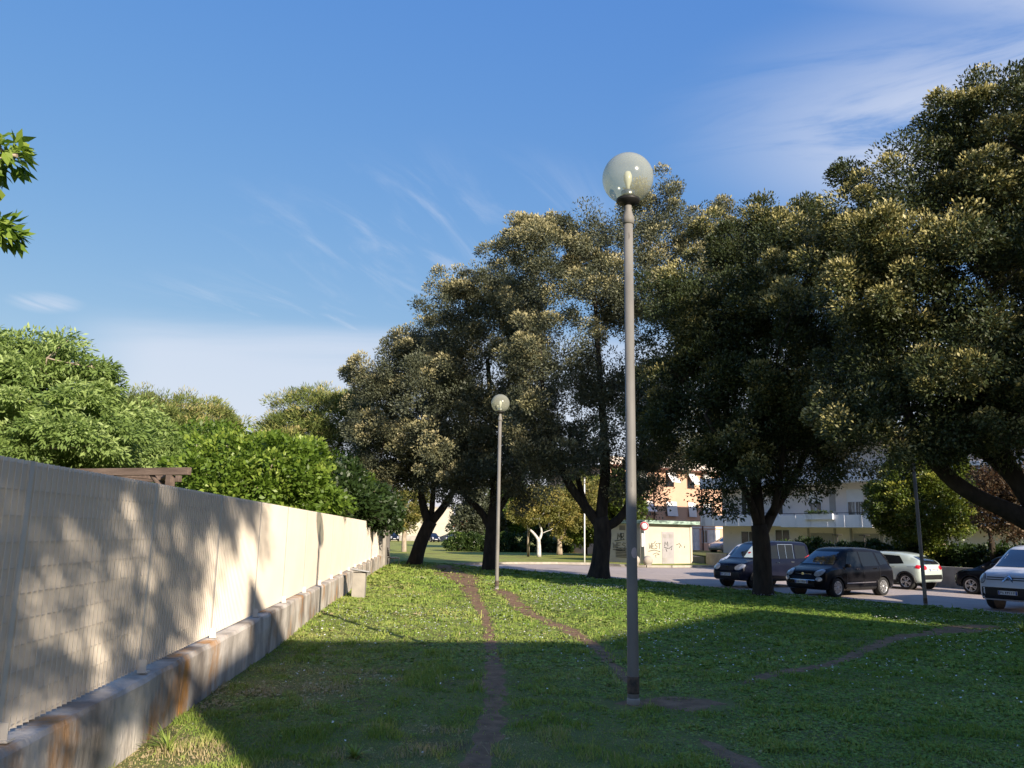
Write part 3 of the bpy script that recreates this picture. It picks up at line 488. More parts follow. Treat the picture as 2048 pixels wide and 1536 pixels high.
tree('clipped_tree', (22.0, 40.5, -.05), 'yellow green clipped round tree in front of the apartment building', None, m_laurel, m_bark_pale,
     pl(40.5, (1868, 1115, .12), (1868, 1090, .1), (1862, 1060, .09)), [pl(40.5, (1872, 1110, .1), (1880, 1080, .08), (1890, 1040, .05)), pl(40.5, (1862, 1060, .07), (1840, 1020, .05), (1820, 980, .03))],
     [lobe(1850, 1000, 40.5, 2.45, 2.3, 2.3), lobe(1820, 1000, 40.5, 2.0, 2.1, 2.0), lobe(1870, 950, 40.5, 1.6, 1.8, 1.1), lobe(1885, 1010, 40.3, 1.55, 1.8, 1.4), lobe(1878, 1095, 40, .55, .6, .7), lobe(1775, 1010, 40.8, .8, 1.4, 1.1)], 560, 90, .36, .15, .085, 107, tip=.42, base=.3, outer=.75)
tree('red_leaved_tree', (22.2, 37, -.1), 'dark red leaved tree behind the big oak branch at the right', None, m_purple, m_bark,
     [(22.2, 37, -.2, .14), (22.2, 37, 1.6, .12)], [[(22.2, 37, 1.5, .09), (22.0, 37, 3, .06), (21.8, 37, 4.5, .03)]],
     [lobe(1990, 990, 35, .8, 1.2, .9), lobe(2010, 1050, 35, 1.0, 1.2, .6), lobe(2035, 980, 35, 1.0, 1.2, 1.2), lobe(1975, 960, 35, .5, .7, .6), lobe(1980, 1030, 35, .5, .7, .5)], 150, 60, .34, .17, .08, 109, tip=.4, base=.35, outer=.3)
tree('young_tree', (33.5, 56, -.3), 'small round green tree beside the parking garage at the right', None, m_laurel, m_bark_pale,
     [(33.5, 56, -.4, .16), (33.5, 56, 1.0, .15), (33.5, 56, 1.9, .12)], [], [(33.5, 56, 2.35, 1.0, 1.0, .75), (33.0, 56, 2.0, .6, .7, .5)], 100, 50, .3, .16, .1, 111, tip=.3, base=.35)
for (x_, sd_, Y_) in ((962, 161, 96), (1015, 163, 97), (1090, 165, 98), (1172, 167, 71), (1236, 169, 70)):
    q = at(x_, 1060, Y_); k_ = Y_/96; rough_tree('background_tree', q.x, Y_+.5, -.4, {161: 'dull brown green tree behind the hedge, just left of the far lamp post', 163: 'dark tree behind the hedge, seen between the far lamp post and the whitewashed trunk', 165: 'tree behind the hedge directly behind the tree with the whitewashed trunk', 167: 'yellow green tree behind the golden leaved tree, left of the big oak trunk', 169: 'yellow green tree between the big oak trunk and the salmon building'}[sd_], 'background trees behind the small trees', m_oak_grey if sd_ % 4 == 1 and Y_ > 80 else (m_fig if Y_ > 80 else m_laurel), m_bark, 1.6,
        [lobe(x_, 1030, Y_, 3.0*k_, 2.4, 2.2), lobe(x_-25, 1050, Y_, 2*k_, 2, 1.6), lobe(x_+25, 1045, Y_, 2.2*k_, 2, 1.8), lobe(x_, 990, Y_, 2.2*k_, 2, 1.9)], 200, 80, .7, .34, .2, sd_, base=.2, tip=.15)
def hedge(name, lobes, label, seed, mt=m_hedge, nc=300, nl=80, **kw):
    c = Vector(lobes[0][:3]); e = empty(name, (c.x, c.y, -.35), 0, label, 'hedge')
    C = crown('leaves', e, mt, [(l[0]-c.x, l[1]-c.y, l[2]+.35, l[3], l[4], l[5]) for l in lobes], nc, nl, .34, .19, .11, seed, outer=.4, **kw)
    b = MB()
    for l in lobes: MB().tube([(l[0]-c.x, l[1]-c.y, -.05), (l[0]-c.x, l[1]-c.y, max(.2, l[2]+.1))], [.05, .02], 6).build('stem', m_bark, e)
    return e
hedge('hedge', [(-5.0+i*1.5, 80+.2*i, .35, 1.25, 1.0, 1.15) for i in range(16)], 'tall dark green hedge closing the far lawn behind the small trees', 121, nc=750, nl=90, tip=.35, base=.4)
hedge('hedge', [(16.6+.9*U.x*i*1.0-.0*i+1.1, 51.5-1.38*i, .72, .75, .85, .5) for i in range(20)], 'low dark green hedge on the wall behind the parked cars', 123, nc=520, nl=90, tip=.15, base=.2)

# ------------------------------------------------------------------ fence and its wall
FA = math.atan2(1, -.1026); fence = empty('louvre_fence', (-2.65, 5.92, .48), FA, 'cream louvred metal fence of many panels on the stained concrete wall', 'fence')
PW = 1.9
def panel_mesh():
    b = MB(); M45 = Matrix.Rotation(radians(-38), 4, 'Z')
    k = 30; st = (PW-.02)/k
    for i in range(k):
        M = Matrix.Translation((.01+(i+.5)*st, 0, 0)) @ M45; b.box(-.029, .029, -.0012, .0012, .02, 1.34, M); b.box(-.0015, .0012, -.016, .0, .02, 1.34, M @ Matrix.Translation((.0275, 0, 0)) @ Matrix.Rotation(radians(-18), 4, 'Z'))
    for j in range(11): z = .04+j*.128; b.box(.005, PW-.005, -.0135, -.0105, z-.0015, z+.0015)
    b.box(.005, PW-.005, .012, .016, .03, .05); b.box(.005, PW-.005, .012, .016, 1.30, 1.32)
    return b
pm = None; b0 = MB()
b0.box(-.022, .022, -.026, -.021, .0, 1.34); b0.box(-.035, .035, -.09, -.027, .0, .01); b0.box(-.022, -.017, -.08, -.027, .01, .09)
post_o = None
for k in range(-6, 15):
    if pm is None: pm = panel_mesh().build('panel', m_fence, fence); o = pm
    else: o = bpy.data.objects.new('panel', pm.data); S.collection.objects.link(o); o.parent = fence
    o.location = (k*PW, 0, 0)
    if post_o is None: post_o = b0.build('post', m_fence, fence); o = post_o
    else: o = bpy.data.objects.new('post', post_o.data); S.collection.objects.link(o); o.parent = fence
    o.location = (k*PW, 0, 0)
wall = empty('retaining_wall', (-2.65, 5.92, 0), FA, 'low concrete wall stained with orange lichen under the cream fence', 'wall')
rs = np.random.RandomState(3); x0 = -11.0
for ln in [4.0, 3.6, 4.1, 3.7, 5.0, 5.05, 6.3, 6.3, 3.2]:
    z1 = .470+rs.uniform(-.006, .006); b = MB(); n = int(ln/.12)
    XX, QQ = np.meshgrid(np.linspace(x0+.008, x0+ln-.008, n), np.arange(9)); sec = [(-.13, -.6), (-.13, .0), (-.13, .15), (-.13, .3), (-.128, z1-.03), (-.11, z1), (.0, z1+.003), (.14, z1), (.16, -.6)]
    vs = []; 
    for j, (yy, zz) in enumerate(sec):
        for i in range(n):
            q = noise.noise(Vector((XX[0, i]*2.3, j*1.1, 4)))*.012*(0 < j < 7); vs.append((XX[0, i], yy+q, zz+q*.6*(j > 3)))
    fs = [(j*n+i, j*n+i+1, (j+1)*n+i+1, (j+1)*n+i) for j in range(8) for i in range(n-1)]
    fs += [tuple(j*n for j in range(9)), tuple(j*n+n-1 for j in reversed(range(9)))]
    b.add(vs, fs); b.build('wall_segment', m_conc, wall); x0 += ln
# pillar, gate and last wall at the end of the fence
g = empty('service_gate', (-5.60, 34.6, -.1), FA, 'dark metal gate set between concrete pillars at the far end of the fence', 'gate')
box('pillar', m_concrete, g, 0, .25, -.15, .15, -.3, 2.0, bevel=.01); box('pillar', m_concrete, g, 3.0, 3.3, -.15, .15, -.3, 2.0, bevel=.01)
b = MB()
for i in range(14): b.box(.3+i*.19, .34+i*.19, -.02, .02, 0, 1.85)
b.box(.27, 2.98, -.015, .015, .1, .16); b.box(.27, 2.98, -.015, .015, 1.6, 1.66); b.box(.27, 2.98, .03, .04, .05, 1.8)
b.build('leaf', m_black, g)
w2 = MB().box(3.32, 8.2, -.12, .12, -.4, 1.95).build('boundary_wall', m_concrete, None, .01); w2.location = (-5.60, 34.6, -.1); w2.rotation_euler = (0, 0, FA)
tag(w2, 'grey plastered wall standing beyond the dark gate', 'wall')
# utility box against the wall
ub = empty('utility_box', (-3.62, 18.9, 0), FA, 'concrete utility box with a tilted metal lid against the fence wall', 'utility box')
b = MB(); b.prism([(-.20, -.30), (.20, -.30), (.20, .0), (-.20, .0)], -.1, .54); b.build('body', m_concrete, ub, .01)
M = Matrix.Translation((0, -.15, .585)) @ Matrix.Rotation(radians(9), 4, 'X') @ Matrix.Rotation(radians(5), 4, 'Y')
MB().box(-.27, .27, -.24, .2, -.016, .016, M).build('lid', mat('zinc_sheet', (.42, .42, .42), (.3, .3, .3), 6, .5, metal=.3), ub, .004)
# bench
bn = empty('park_bench', (-5.85, 40.6, -.24), radians(20), 'dark park bench between the fence end and the leaning oak', 'bench')
b = MB()
for i in range(4): b.box(-.2+i*.11, -.11+i*.11, -.7, .7, .43, .46)
b.build('seat', m_black, bn)
b = MB()
for i in range(4): b.box(-.30-.03*i, -.27-.03*i, -.7, .7, .52+i*.11, .61+i*.11)
b.build('backrest', m_black, bn)
for s in (-.55, .55):
    b = MB(); b.tube([(-.28, s, 0), (-.22, s, .42), (-.30, s, .6), (-.42, s, 1.0)], .022, 8); b.tube([(.2, s, 0), (.22, s, .42), (-.22, s, .42)], .022, 8); b.build('leg', m_black, bn)
# pergola
pg = empty('pergola', (-4.85, 12, 0), math.atan2(1.15, -3.3), 'dark brown wooden pergola just behind the cream fence', 'pergola')
for (x, y) in ((.35, 0), (3.0, 0), (1.9, -1.5), (4.2, -1.5)): box('post', m_wood, pg, x-.05, x+.05, y-.05, y+.05, 0, 2.28, bevel=.006)
box('beam', m_wood, pg, 0, 5.2, -.04, .04, 2.283, 2.395, bevel=.006); box('beam', m_wood, pg, 1.5, 5.6, -1.54, -1.46, 2.283, 2.395, bevel=.006)
for i in range(5): box('rafter', m_wood, pg, 1.7+i*.8, 1.76+i*.8, -1.457, -.043, 2.30, 2.39, bevel=.006)
MB().tube([(.36, -.043, 2.33), (1.86, -1.455, 2.33)], .04, 6).build('rafter', m_wood, pg)
b = MB(); b.tube([(.35, -.03, 1.9), (.75, -.03, 2.3)], .035, 6); b.build('brace', m_wood, pg)

# ------------------------------------------------------------------ lamp posts
def glob_mat():
    m = bpy.data.materials.new('smoked_globe'); m.use_nodes = True; n = m.node_tree.nodes; l = m.node_tree.links
    p = n['Principled BSDF']; p.inputs['Base Color'].default_value = (.50, .51, .42, 1); p.inputs['Roughness'].default_value = .16; p.inputs['Specular IOR Level'].default_value = .6
    t = n.new('ShaderNodeBsdfTransparent'); t.inputs[0].default_value = (.80, .82, .74, 1); mx_ = n.new('ShaderNodeMixShader')
    lw_ = n.new('ShaderNodeLayerWeight'); lw_.inputs[0].default_value = .35; mr = n.new('ShaderNodeMapRange'); l.new(lw_.outputs['Facing'], mr.inputs[0]); mr.inputs[3].default_value = .22; mr.inputs[4].default_value = .5
    no = n.new('ShaderNodeTexNoise'); no.inputs['Scale'].default_value = 3; no.inputs['Detail'].default_value = 6; mm = n.new('ShaderNodeMath'); mm.operation = 'MULTIPLY_ADD'; l.new(no.outputs[0], mm.inputs[0]); mm.inputs[1].default_value = .16; l.new(mr.outputs[0], mm.inputs[2])
    l.new(mm.outputs[0], mx_.inputs[0]); l.new(t.outputs[0], mx_.inputs[1]); l.new(p.outputs[0], mx_.inputs[2]); l.new(mx_.outputs[0], n['Material Output'].inputs[0]); return m
m_globe = glob_mat(); m_bulb = mat('bulb_glass', (.85, .84, .76), (.8, .8, .7), 3, .25, spec=.6)
m_sleeve = mat('rusty_sleeve', (.05, .045, .04), (.14, .10, .07), 14, .8, .4, .6, bump=.4)
def lamp(base, label, lean=0.):
    e = empty('street_lamp', base, 0, label, 'lamp post', 'white globe lamp posts in the park'); e.rotation_euler = (0, lean, 0)
    b = MB(); b.lathe([(.0535, -.15), (.0535, .02), (.052, .9), (.051, 1.0), (.046, 4.66)], 24); b.build('pole', m_pole, e)
    MB().lathe([(.0545, .10), (.0555, .11), (.0555, .24), (.0535, .25)], 24).build('base_sleeve', m_sleeve, e); MB().lathe([(.060, -.1), (.060, .05), (.0545, .06)], 24).build('base_ring', m_concrete, e)
    b = MB(); b.lathe([(.047, 4.64), (.060, 4.65), (.062, 4.70), (.055, 4.73), (.045, 4.76), (.036, 4.80), (.036, 4.87)], 24); b.build('collar', m_pole, e)
    b = MB(); b.lathe([(.03, 4.84), (.07, 4.86), (.118, 4.885), (.122, 4.90), (.12, 4.915), (.02, 4.917)], 32); b.build('globe_seat', m_black, e)
    b = MB(); b.lathe([(.075, 4.92), (.07, 5.0), (.045, 5.015), (.02, 5.02)], 24); b.build('socket', m_alu, e)
    b = MB(); b.lathe([(.018, 5.018), (.022, 5.06), (.042, 5.12), (.045, 5.17), (.03, 5.215), (.004, 5.23)], 20); b.build('bulb', m_bulb, e)
    R = .262; b = MB(); pr = []
    for i in range(33):
        a = -pi/2+.46+(pi-.46-.01)*i/32; pr.append((max(R*cos(a), .003), 5.147+R*sin(a)))
    b.lathe(pr, 48, caps=False); o = b.build('globe', m_globe, e)
    return e
l1 = lamp((1.16, 7.63, -.02), 'nearest and tallest lamp post in the picture with a clear globe on a grey pole')
V = [(.0523*cos(t_), .0523*sin(t_), 1.36+v_*.05*sqrt(max(0, 1-((t_+1.2)/.62)**2))) for v_ in (-1, 1) for t_ in np.linspace(-1.82, -.58, 11)]
MB().add(V, [(i, i+1, i+12, i+11) for i in range(10)], True).build('sticker', mat('faded_sticker', (.45, .36, .34), (.5, .42, .4), 20, .6), l1)
lamp((-.32, 22.18, g1(-.3, 22.2)-.02), 'smaller looking far lamp post with a globe on the lawn beside the dirt path')
lamp((11.95, 23.35, -.36), 'lamp post by the kerb at the right with its top hidden in oak leaves', -.012)

# ------------------------------------------------------------------ buildings
m_cream = mat('cream_render', (.78, .70, .64), (.70, .63, .58), .8, .9, c3=(.44, .40, .36), s3=.7, w3=(.56, .72))
m_balc = mat('pale_balcony', (.80, .80, .84), (.70, .70, .74), 1.2, .85, c3=(.42, .42, .44), s3=1.4, w3=(.58, .7), st=(1, 1, .3))
m_pink = mat('salmon_render', (.58, .37, .26), (.53, .34, .24), .6, .9)
m_glassd = mat('window_glass', (.05, .055, .06), (.03, .035, .04), 2, .12, spec=.6)
m_curt = mat('curtain_glass', (.34, .33, .30), (.07, .07, .07), 3.2, .2, .42, .5, spec=.6, st=(4, 1, .3))
m_shut = mat('white_shutter', (.74, .74, .74), (.68, .68, .68), 2, .6)
m_greysh = mat('grey_shutter', (.36, .34, .31), (.32, .30, .28), 2, .7)
m_brown = mat('brown_pipe', (.12, .045, .03), (.09, .035, .025), 3, .6)
m_roofc = mat('concrete_eave', (.38, .36, .33), (.28, .27, .25), 1.2, .9)
m_rail = mat('dark_rail', (.05, .045, .04), (.04, .035, .03), 3, .6)
m_lights = mat('shop_front', (.72, .70, .66), (.5, .5, .48), 1.6, .5)
m_ivy = m_hedge
def facade_window(e, x0, x1, z0, z1, glass=m_glassd, shut=0., y=0., frame=m_shut):
    f = MB(); t = .05
    f.box(x0-t, x0, y-.04, y+.02, z0-t, z1+t); f.box(x1, x1+t, y-.04, y+.02, z0-t, z1+t); f.box(x0, x1, y-.04, y+.02, z0-t, z0); f.box(x0, x1, y-.04, y+.02, z1, z1+t)
    xm = (x0+x1)/2; f.box(xm-.025, xm+.025, y-.03, y-.006, z0, z1)
    w = f.build('window', frame, e); box('pane', glass, w, x0, x1, y-.005, y+.03, z0, z1)
    if shut > 0: box('roller_shutter', m_shut, w, x0, x1, y-.036, y-.031, z1-(z1-z0)*shut, z1)
    return w
# white apartment building, facade along the road
ap = empty('apartment_building', (17.8, 67, 0), ANG, 'white three storey apartment building with long solid balconies behind the parked cars', 'building')
Lb = 26
box('wall', m_cream, ap, 0, Lb, 0, 11, -.5, 8.3)
box('roof', m_roofc, ap, -1.25, Lb+.8, -1.3, 12, 8.303, 8.85, bevel=.02)
for (x0, x1, z, dy) in [(-1.25, 7.1, 2.38, 1.25), (7.103, 14.6, 2.30, 1.5), (14.603, 25, 2.38, 1.25), (-1.25, 7.0, 5.45, 1.25), (7.003, 25, 5.45, 1.3)]:
    q = MB(); q.box(x0, x1, -dy, -.003, z, z+.14); q.box(x0, x1, -dy+.0, -dy+.1, z+.143, z+.86); q.box(x0, x0+.1, -dy+.103, -.003, z+.143, z+.86); q.box(x1-.1, x1, -dy+.103, -.003, z+.143, z+.86)
    for i in range(1, int((x1-x0)/1.35)+1): q.box(x0+i*1.35, x0+i*1.35+.03, -dy-.014, -dy-.0005, z+.02, z+.86)
    o = q.build('balcony', m_balc, ap); r = MB()
    r.box(x0, x1, -dy+.02, -dy+.07, z+.98, z+1.02)
    for i in range(int((x1-x0)/1.2)+1): r.box(x0+.02+i*1.2, x0+.05+i*1.2, -dy+.03, -dy+.06, z+.86, z+.98)
    r.build('railing', m_rail, o)
q = MB(); q.box(8.0+1.3, 8.0+3.7, -1.66, -1.503, 2.85, 3.25); o = q.build('flower_box', m_balc, ap)
crown('plants', o, m_hedge, [(9.6+i*.45, -1.6, 3.32, .3, .14, .1) for i in range(5)], 40, 30, .1, .08, .04, 131)
for a_ in [(2.16, 3.16, 3.3, 5.1, m_glassd, 0), (5.3, 6.2, 3.3, 5.1, m_glassd, 0), (8.7, 9.65, 2.6, 4.95, m_curt, .36), (11.85, 13.05, 2.6, 4.95, m_curt, .36), (15.5, 16.7, 2.6, 4.95, m_curt, .3), (18.2, 19.2, 3.3, 4.9, m_curt, 0),
           (2.3, 3.4, 6.2, 7.75, m_glassd, 0), (5.0, 6.0, 6.2, 7.75, m_curt, .4), (8.5, 9.7, 5.8, 7.8, m_curt, .5), (12.0, 13.2, 5.8, 7.8, m_curt, .45), (15.4, 16.6, 5.8, 7.8, m_glassd, 0), (19, 20, 6.2, 7.7, m_curt, .4),
           (2.0, 3.5, .6, 1.95, m_glassd, 0), (5.4, 6.7, .3, 2.1, m_glassd, 0)]:
    facade_window(ap, *a_[:5], shut=a_[5])
for x in (10.35, 17.1): box('service_panel', m_greysh, ap, x, x+.5, -.03, -.003, 3.45, 5.05)
for x in (8.35, 10.6, 11.9, 14.2, 17.4): box('pilaster', m_roofc, ap, x, x+.14, -.08, -.003, -.5, 2.25)
for x in (8.6, 12.15, 14.6): box('garage_door', m_greysh, ap, x, x+1.9, -.04, -.003, -.4, 1.9)
# pink building, facade across the road axis
pk = empty('salmon_building', (14.0, 79, 0), ANGV, 'salmon three storey building with white awning shutters behind the graffiti cabin', 'building')
box('wall', m_pink, pk, -5.4, 16, 0, 10, -.5, 8.05)
box('ground_floor_band', m_lights, pk, -5.4, 16, -.05, -.003, 2.33, 2.5)
q = MB(); q.box(-5.8, 16.4, -.55, 10.4, 8.053, 8.2); q.box(-5.8, 16.4, -.6, -.553, 8.1, 8.95); q.build('eave', mat('eave_white', (.66, .58, .52), (.6, .52, .46), 1, .8), pk)
box('gutter', m_brown, pk, -5.8, 16.4, -.72, -.603, 8.02, 8.16)
box('roof_terrace', m_cream, pk, 2.5, 9, 1.2, 8, 8.203, 9.9)
for x in (.3, 6.95): MB().tube([(x, -.09, -.4), (x, -.09, 8.0)], .06, 10).build('downpipe', m_brown, pk)
for (x0, x1, z0, z1, op) in [(-2, -.7, 6.5, 7.95, .2), (1.95, 3.05, 6.45, 7.95, .95), (4.95, 5.95, 6.4, 7.95, .95), (7.25, 8.3, 6.45, 7.95, .04), (10, 11, 6.45, 7.95, .04),
                             (-4.2, -3, 3.45, 4.9, .5), (-1.35, -.05, 3.45, 4.85, .95), (1.95, 3.3, 3.45, 4.9, .22), (5.0, 6.0, 3.45, 4.9, .14), (7.1, 8.3, 3.45, 4.9, .03), (10, 11.2, 3.45, 4.9, .03)]:
    w = facade_window(pk, x0, x1, z0, z1, frame=m_pink); h_ = z1-z0; an = math.asin(min(.9, op/h_*1.0))
    M = Matrix.Translation((0, -.07, z1)) @ Matrix.Rotation(-an, 4, 'X')
    q = MB(); q.box(x0-.03, x1+.03, -.02, .02, -h_, 0, M)
    q.build('awning_shutter', m_shut, w)
for (x0, x1, z0, z1, mm_) in [(3.7, 4.9, .2, 2.1, m_lights), (5.2, 6.4, .2, 2.2, m_lights), (6.9, 7.6, .9, 2.15, m_glassd), (7.8, 9.4, .9, 2.15, m_lights), (1, 3, .2, 2.2, m_glassd)]:
    facade_window(pk, x0, x1, z0, z1, glass=mm_, y=-.01)
# cabin with graffiti
cb_ = empty('electric_cabin', (8.98, 53.6, -.34), ANGV, 'small cream utility cabin with graffiti and a green edged flat roof', 'cabin')
m_cab = mat('cabin_render', (.52, .48, .39), (.45, .415, .34), 1.2, .9, c3=(.50, .46, .38), s3=1.1, w3=(.6, .75))
box('wall', m_cab, cb_, 0, 4.35, 0, 3.85, 0, 2.62)
box('pillar', m_cab, cb_, -.02, .14, -.06, -.003, 0, 2.6); box('corner_strip', m_roofc, cb_, -.03, -.003, .35, .9, 0, 2.6)
box('pillar', m_cab, cb_, 4.2, 4.38, -.06, -.003, 0, 2.6)
b = MB(); b.prism([(-.35, -.5), (4.75, -.5), (4.75, 4.2), (-.35, 4.2)], 2.623, 2.86); b.build('roof_slab', mat('mossy_copper_edge', (.34, .46, .38), (.10, .14, .12), 2.2, .8, .42, .58, st=(1, 1, 3), bump=.4), cb_, .03)
d = box('door', mat('grey_door', (.36, .34, .35), (.30, .285, .29), 2, .6), cb_, 1.58, 2.68, -.03, -.003, 0, 2.12)
q = MB()
for (x0, x1, z0, z1) in ((1.68, 1.98, 1.72, 1.98), (2.24, 2.52, 1.72, 1.98), (1.68, 2.0, .12, .42)):
    for i in range(6): zz = z0+(z1-z0)*i/6; q.box(x0, x1, -.045, -.033, zz, zz+.025)
q.build('vent', m_greysh, d)
q = MB()
for i in range(7): q.box(-.03, -.006, 1.6+.0, 2.9, .35+i*.1, .39+i*.1)
q.build('wall_vent', m_rail, cb_); q = MB()
for i in range(4): q.box(-.03, -.006, 1.9, 2.5, 2.2+i*.08, 2.235+i*.08)
q.build('wall_vent', m_rail, cb_)
m_ink = mat('graffiti_ink', (.012, .02, .016), (.03, .045, .035), 6, .8)
GL = {'W': [[(0, 1), (.22, 0), (.5, .75), (.75, 0), (1, 1.1)]], 'E': [[(.9, 1), (.1, .95), (0, .05), (.95, 0)], [(.05, .5), (.7, .55)]], 'S': [[(.95, .9), (.4, 1), (.05, .72), (.85, .4), (.6, 0), (0, .08)]],
      'T': [[(0, 1.05), (1.1, .95)], [(.55, 1), (.5, 0)]], 'M': [[(0, 0), (.12, 1), (.5, .35), (.9, 1.05), (1, 0)]], 'R': [[(0, 0), (.08, 1), (.8, .95), (.7, .5), (.05, .5), (.95, -.05)]], 'O': [[(.5, 1), (.05, .7), (.1, .15), (.55, 0), (.95, .4), (.8, .9), (.5, 1)]]}
def scrawl(parent, place, text, x, z, w, h, r, extra=()):
    b = MB(); r *= 1.8
    for i, ch in enumerate(text):
        for st_ in GL.get(ch, []): b.tube([place(x+i*w*1.12+px_*w, z+pz*h) for px_, pz in st_], r, 4)
    for st_ in extra: b.tube([place(*p) for p in st_], r, 4)
    return b.build('graffiti', m_ink, parent)
fr = lambda x, z: (x, -.004, z); sd3 = lambda x, z: (-.005, x, z)
scrawl(cb_, fr, 'WEST', .42, .98, .24, .36, .012, [[(.35, .82), (.9, .9), (1.42, .8)], [(.75, .62), (1.1, .72), (1.35, .62), (.95, .56), (1.05, .38)], [(.9, 1.38), (1.0, 1.5)]])
scrawl(cb_, lambda x, z: (x, -.034, z), 'M', 1.8, 1.15, .3, .3, .012, [[(1.75, 1.1), (2.15, 1.0)], [(1.9, 1.0), (2.0, .8)], [(2.2, 1.0), (2.5, 1.2), (2.4, .9)]])
scrawl(cb_, fr, '', 0, 0, 1, 1, .012, [[(2.9, 1.25), (3.2, 1.35), (3.4, 1.15)], [(3.25, 1.2), (3.2, 1.05)], [(3.7, 1.2), (3.68, 1.05)]])
scrawl(cb_, lambda x, z: (-.005, 2.9-x, z), 'MR', .2, 1.55, .34, .42, .016, [[(-.1, 1.45), (.9, 1.55)]])
scrawl(cb_, lambda x, z: (-.005, 3.3-x, z), 'WEST', .1, .95, .42, .38, .013, [[(.1, .85), (1.2, .8), (1.9, .95)]])
# far buildings
fb = empty('far_building', (-24.5, 160, 0), radians(4), 'large blank cream building beyond the far parked cars', 'building')
box('wall', m_cab, fb, 0, 13.2, 0, 12, -.5, 6.2); box('parapet', m_roofc, fb, -.1, 13.3, -.1, 12.1, 6.203, 6.5)
box('plinth', m_roofc, fb, .0, 13.2, -.06, -.003, -.5, .7)
f2 = empty('far_building', (-41, 150, 0), radians(4), 'pinkish grey building glimpsed left of the blank cream one', 'building')
box('wall', mat('pinkish_render', (.52, .42, .38), (.46, .37, .34), .6, .9), f2, 0, 18, 0, 10, -.5, 8.5); box('roof', m_roofc, f2, -.3, 18.3, -.3, 10.3, 8.503, 8.9)
for x in (3, 7, 11, 15):
    for z in (1, 4): facade_window(f2, x, x+1.2, z, z+1.7)
f3 = empty('small_house', (-10.6, 150, 0), radians(3), 'small white house with a terracotta roof next to the far parked cars', 'building')
box('wall', m_white, f3, 0, 7, 0, 6, -.5, 2.6)
b = MB(); b.prism([(-.5, 2.5), (7.5, 2.5), (3.5, 4.2)], -6.4, .4, Matrix.Rotation(pi/2, 4, 'X')); b.build('roof', mat('terracotta', (.45, .20, .11), (.36, .15, .09), 2, .9), f3)
facade_window(f3, 3, 4.2, .9, 2.0)
rb = empty('corner_building', (30.0, 50.2, 0), ANGV, 'sunlit cream building behind the red leaved tree at the right edge', 'building')
box('wall', m_cream, rb, 0, 18, 0, 12, -.5, 7.2); box('roof', m_roofc, rb, -.5, 18.5, -.7, 12.5, 7.203, 7.6)
box('balcony', m_balc, rb, 3, 9, -1.2, -.003, 3.0, 4.0)
for x in (1, 4, 7, 11): facade_window(rb, x, x+1.3, 4.4, 6.2)
b = MB()
for i in range(5): b.box(.6+i*2.6, 1.0+i*2.6, -2.2, -1.9, -.4, 1.75)
b.build('pillar', m_cream, rb); box('porch_roof', m_cream, rb, .2, 13, -2.4, -.003, 1.753, 2.3); box('dark_entrance', m_rail, rb, .8, 12, -.05, -.003, -.4, 1.7)

# ------------------------------------------------------------------ walls and small street things
lw = empty('parking_wall', (0, 0, 0), 0, 'low concrete wall with planting behind the row of parked cars', 'wall')
for i in range(len(W0)-1):
    p, q = Vector(W0[i]), Vector(W0[i+1]); dd = (q-p).normalized(); nn = Vector((-dd.y, dd.x)); a1, a2 = p+dd*.004, q-dd*.004
    MB().prism([tuple(a1), tuple(a2), tuple(a2+nn*.25), tuple(a1+nn*.25)], -.5, .42).build('wall_segment', m_concrete, lw, .008)
gb = [(13.7, 55.2), (16.7, 41.6), (19.4, 33.1), (23.8, 23.6), (33, 10), (60, 10), (60, 90), (14.0, 76)]
struct(MB().prism(gb, -.59, .20).build('planted_bank', m_soil))
struct(MB().prism([(13.9, 56), (40, 110), (60, 150), (18, 150), (10.5, 70)], -.58, .1).build('upper_parking', m_road))
sg = empty('road_sign', (8.66, 51.55, -.4), radians(-9), 'round white sign with a red ring on a thin white pole', 'sign')
MB().tube([(0, 0, 0), (0, 0, 2.7)], .03, 12).build('pole', m_white, sg)
Mx = Matrix.Translation((0, -.045, 2.5)) @ Matrix.Rotation(pi/2, 4, 'X')
MB().lathe([(.285, -.01), (.285, .01), (.01, .0101)], 40, M=Mx).build('sign_rim', m_white, sg)
MB().lathe([(.268, .011), (.268, .014), (.01, .0141)], 40, M=Mx).build('red_ring', mat('sign_red', (.55, .012, .03), (.5, .012, .03), 4, .4), sg)
MB().lathe([(.195, .0145), (.195, .018), (.01, .0181)], 40, M=Mx).build('sign_face', m_white, sg)
box('info_plate', m_white, sg, -.18, -.05, -.04, -.033, 1.2, 2.05)
for i, (x, y_) in enumerate([(7.95, 50.95), (8.75, 50.95)]):
    b = MB(); b.lathe([(.18, -.08), (.22, .0)]+[(.31*cos(a), .30+.31*sin(a)) for a in np.linspace(-.75, 1.54, 16)], 28)
    o = b.build('stone_ball', m_kerb); o.location = (x, y_, -.345); tag(o, ['left concrete ball bollard at the foot of the red ringed sign', 'right concrete ball bollard in front of the graffiti cabin'][i], 'bollard', 'concrete ball bollards')
wp = empty('white_pole', (5.05, 54.0, -.34), 0, 'thin white pole standing between the golden tree and the big oak trunk', 'pole')
MB().lathe([(.05, -.1), (.05, 1.2), (.045, 1.22), (.04, 5.6)], 16).build('shaft', m_white, wp); MB().lathe([(.05, 5.6), (.05, 5.66), (.01, 5.7)], 16).build('cap', m_white, wp)
o = MB().lathe([(.11, -.1), (.10, 1.6), (.09, 2.6)], 14).build('wooden_stake', m_bark_pale); o.location = (1.55, 65.5, -.34); tag(o, 'plain wooden stake just left of the whitewashed tree', 'stake')
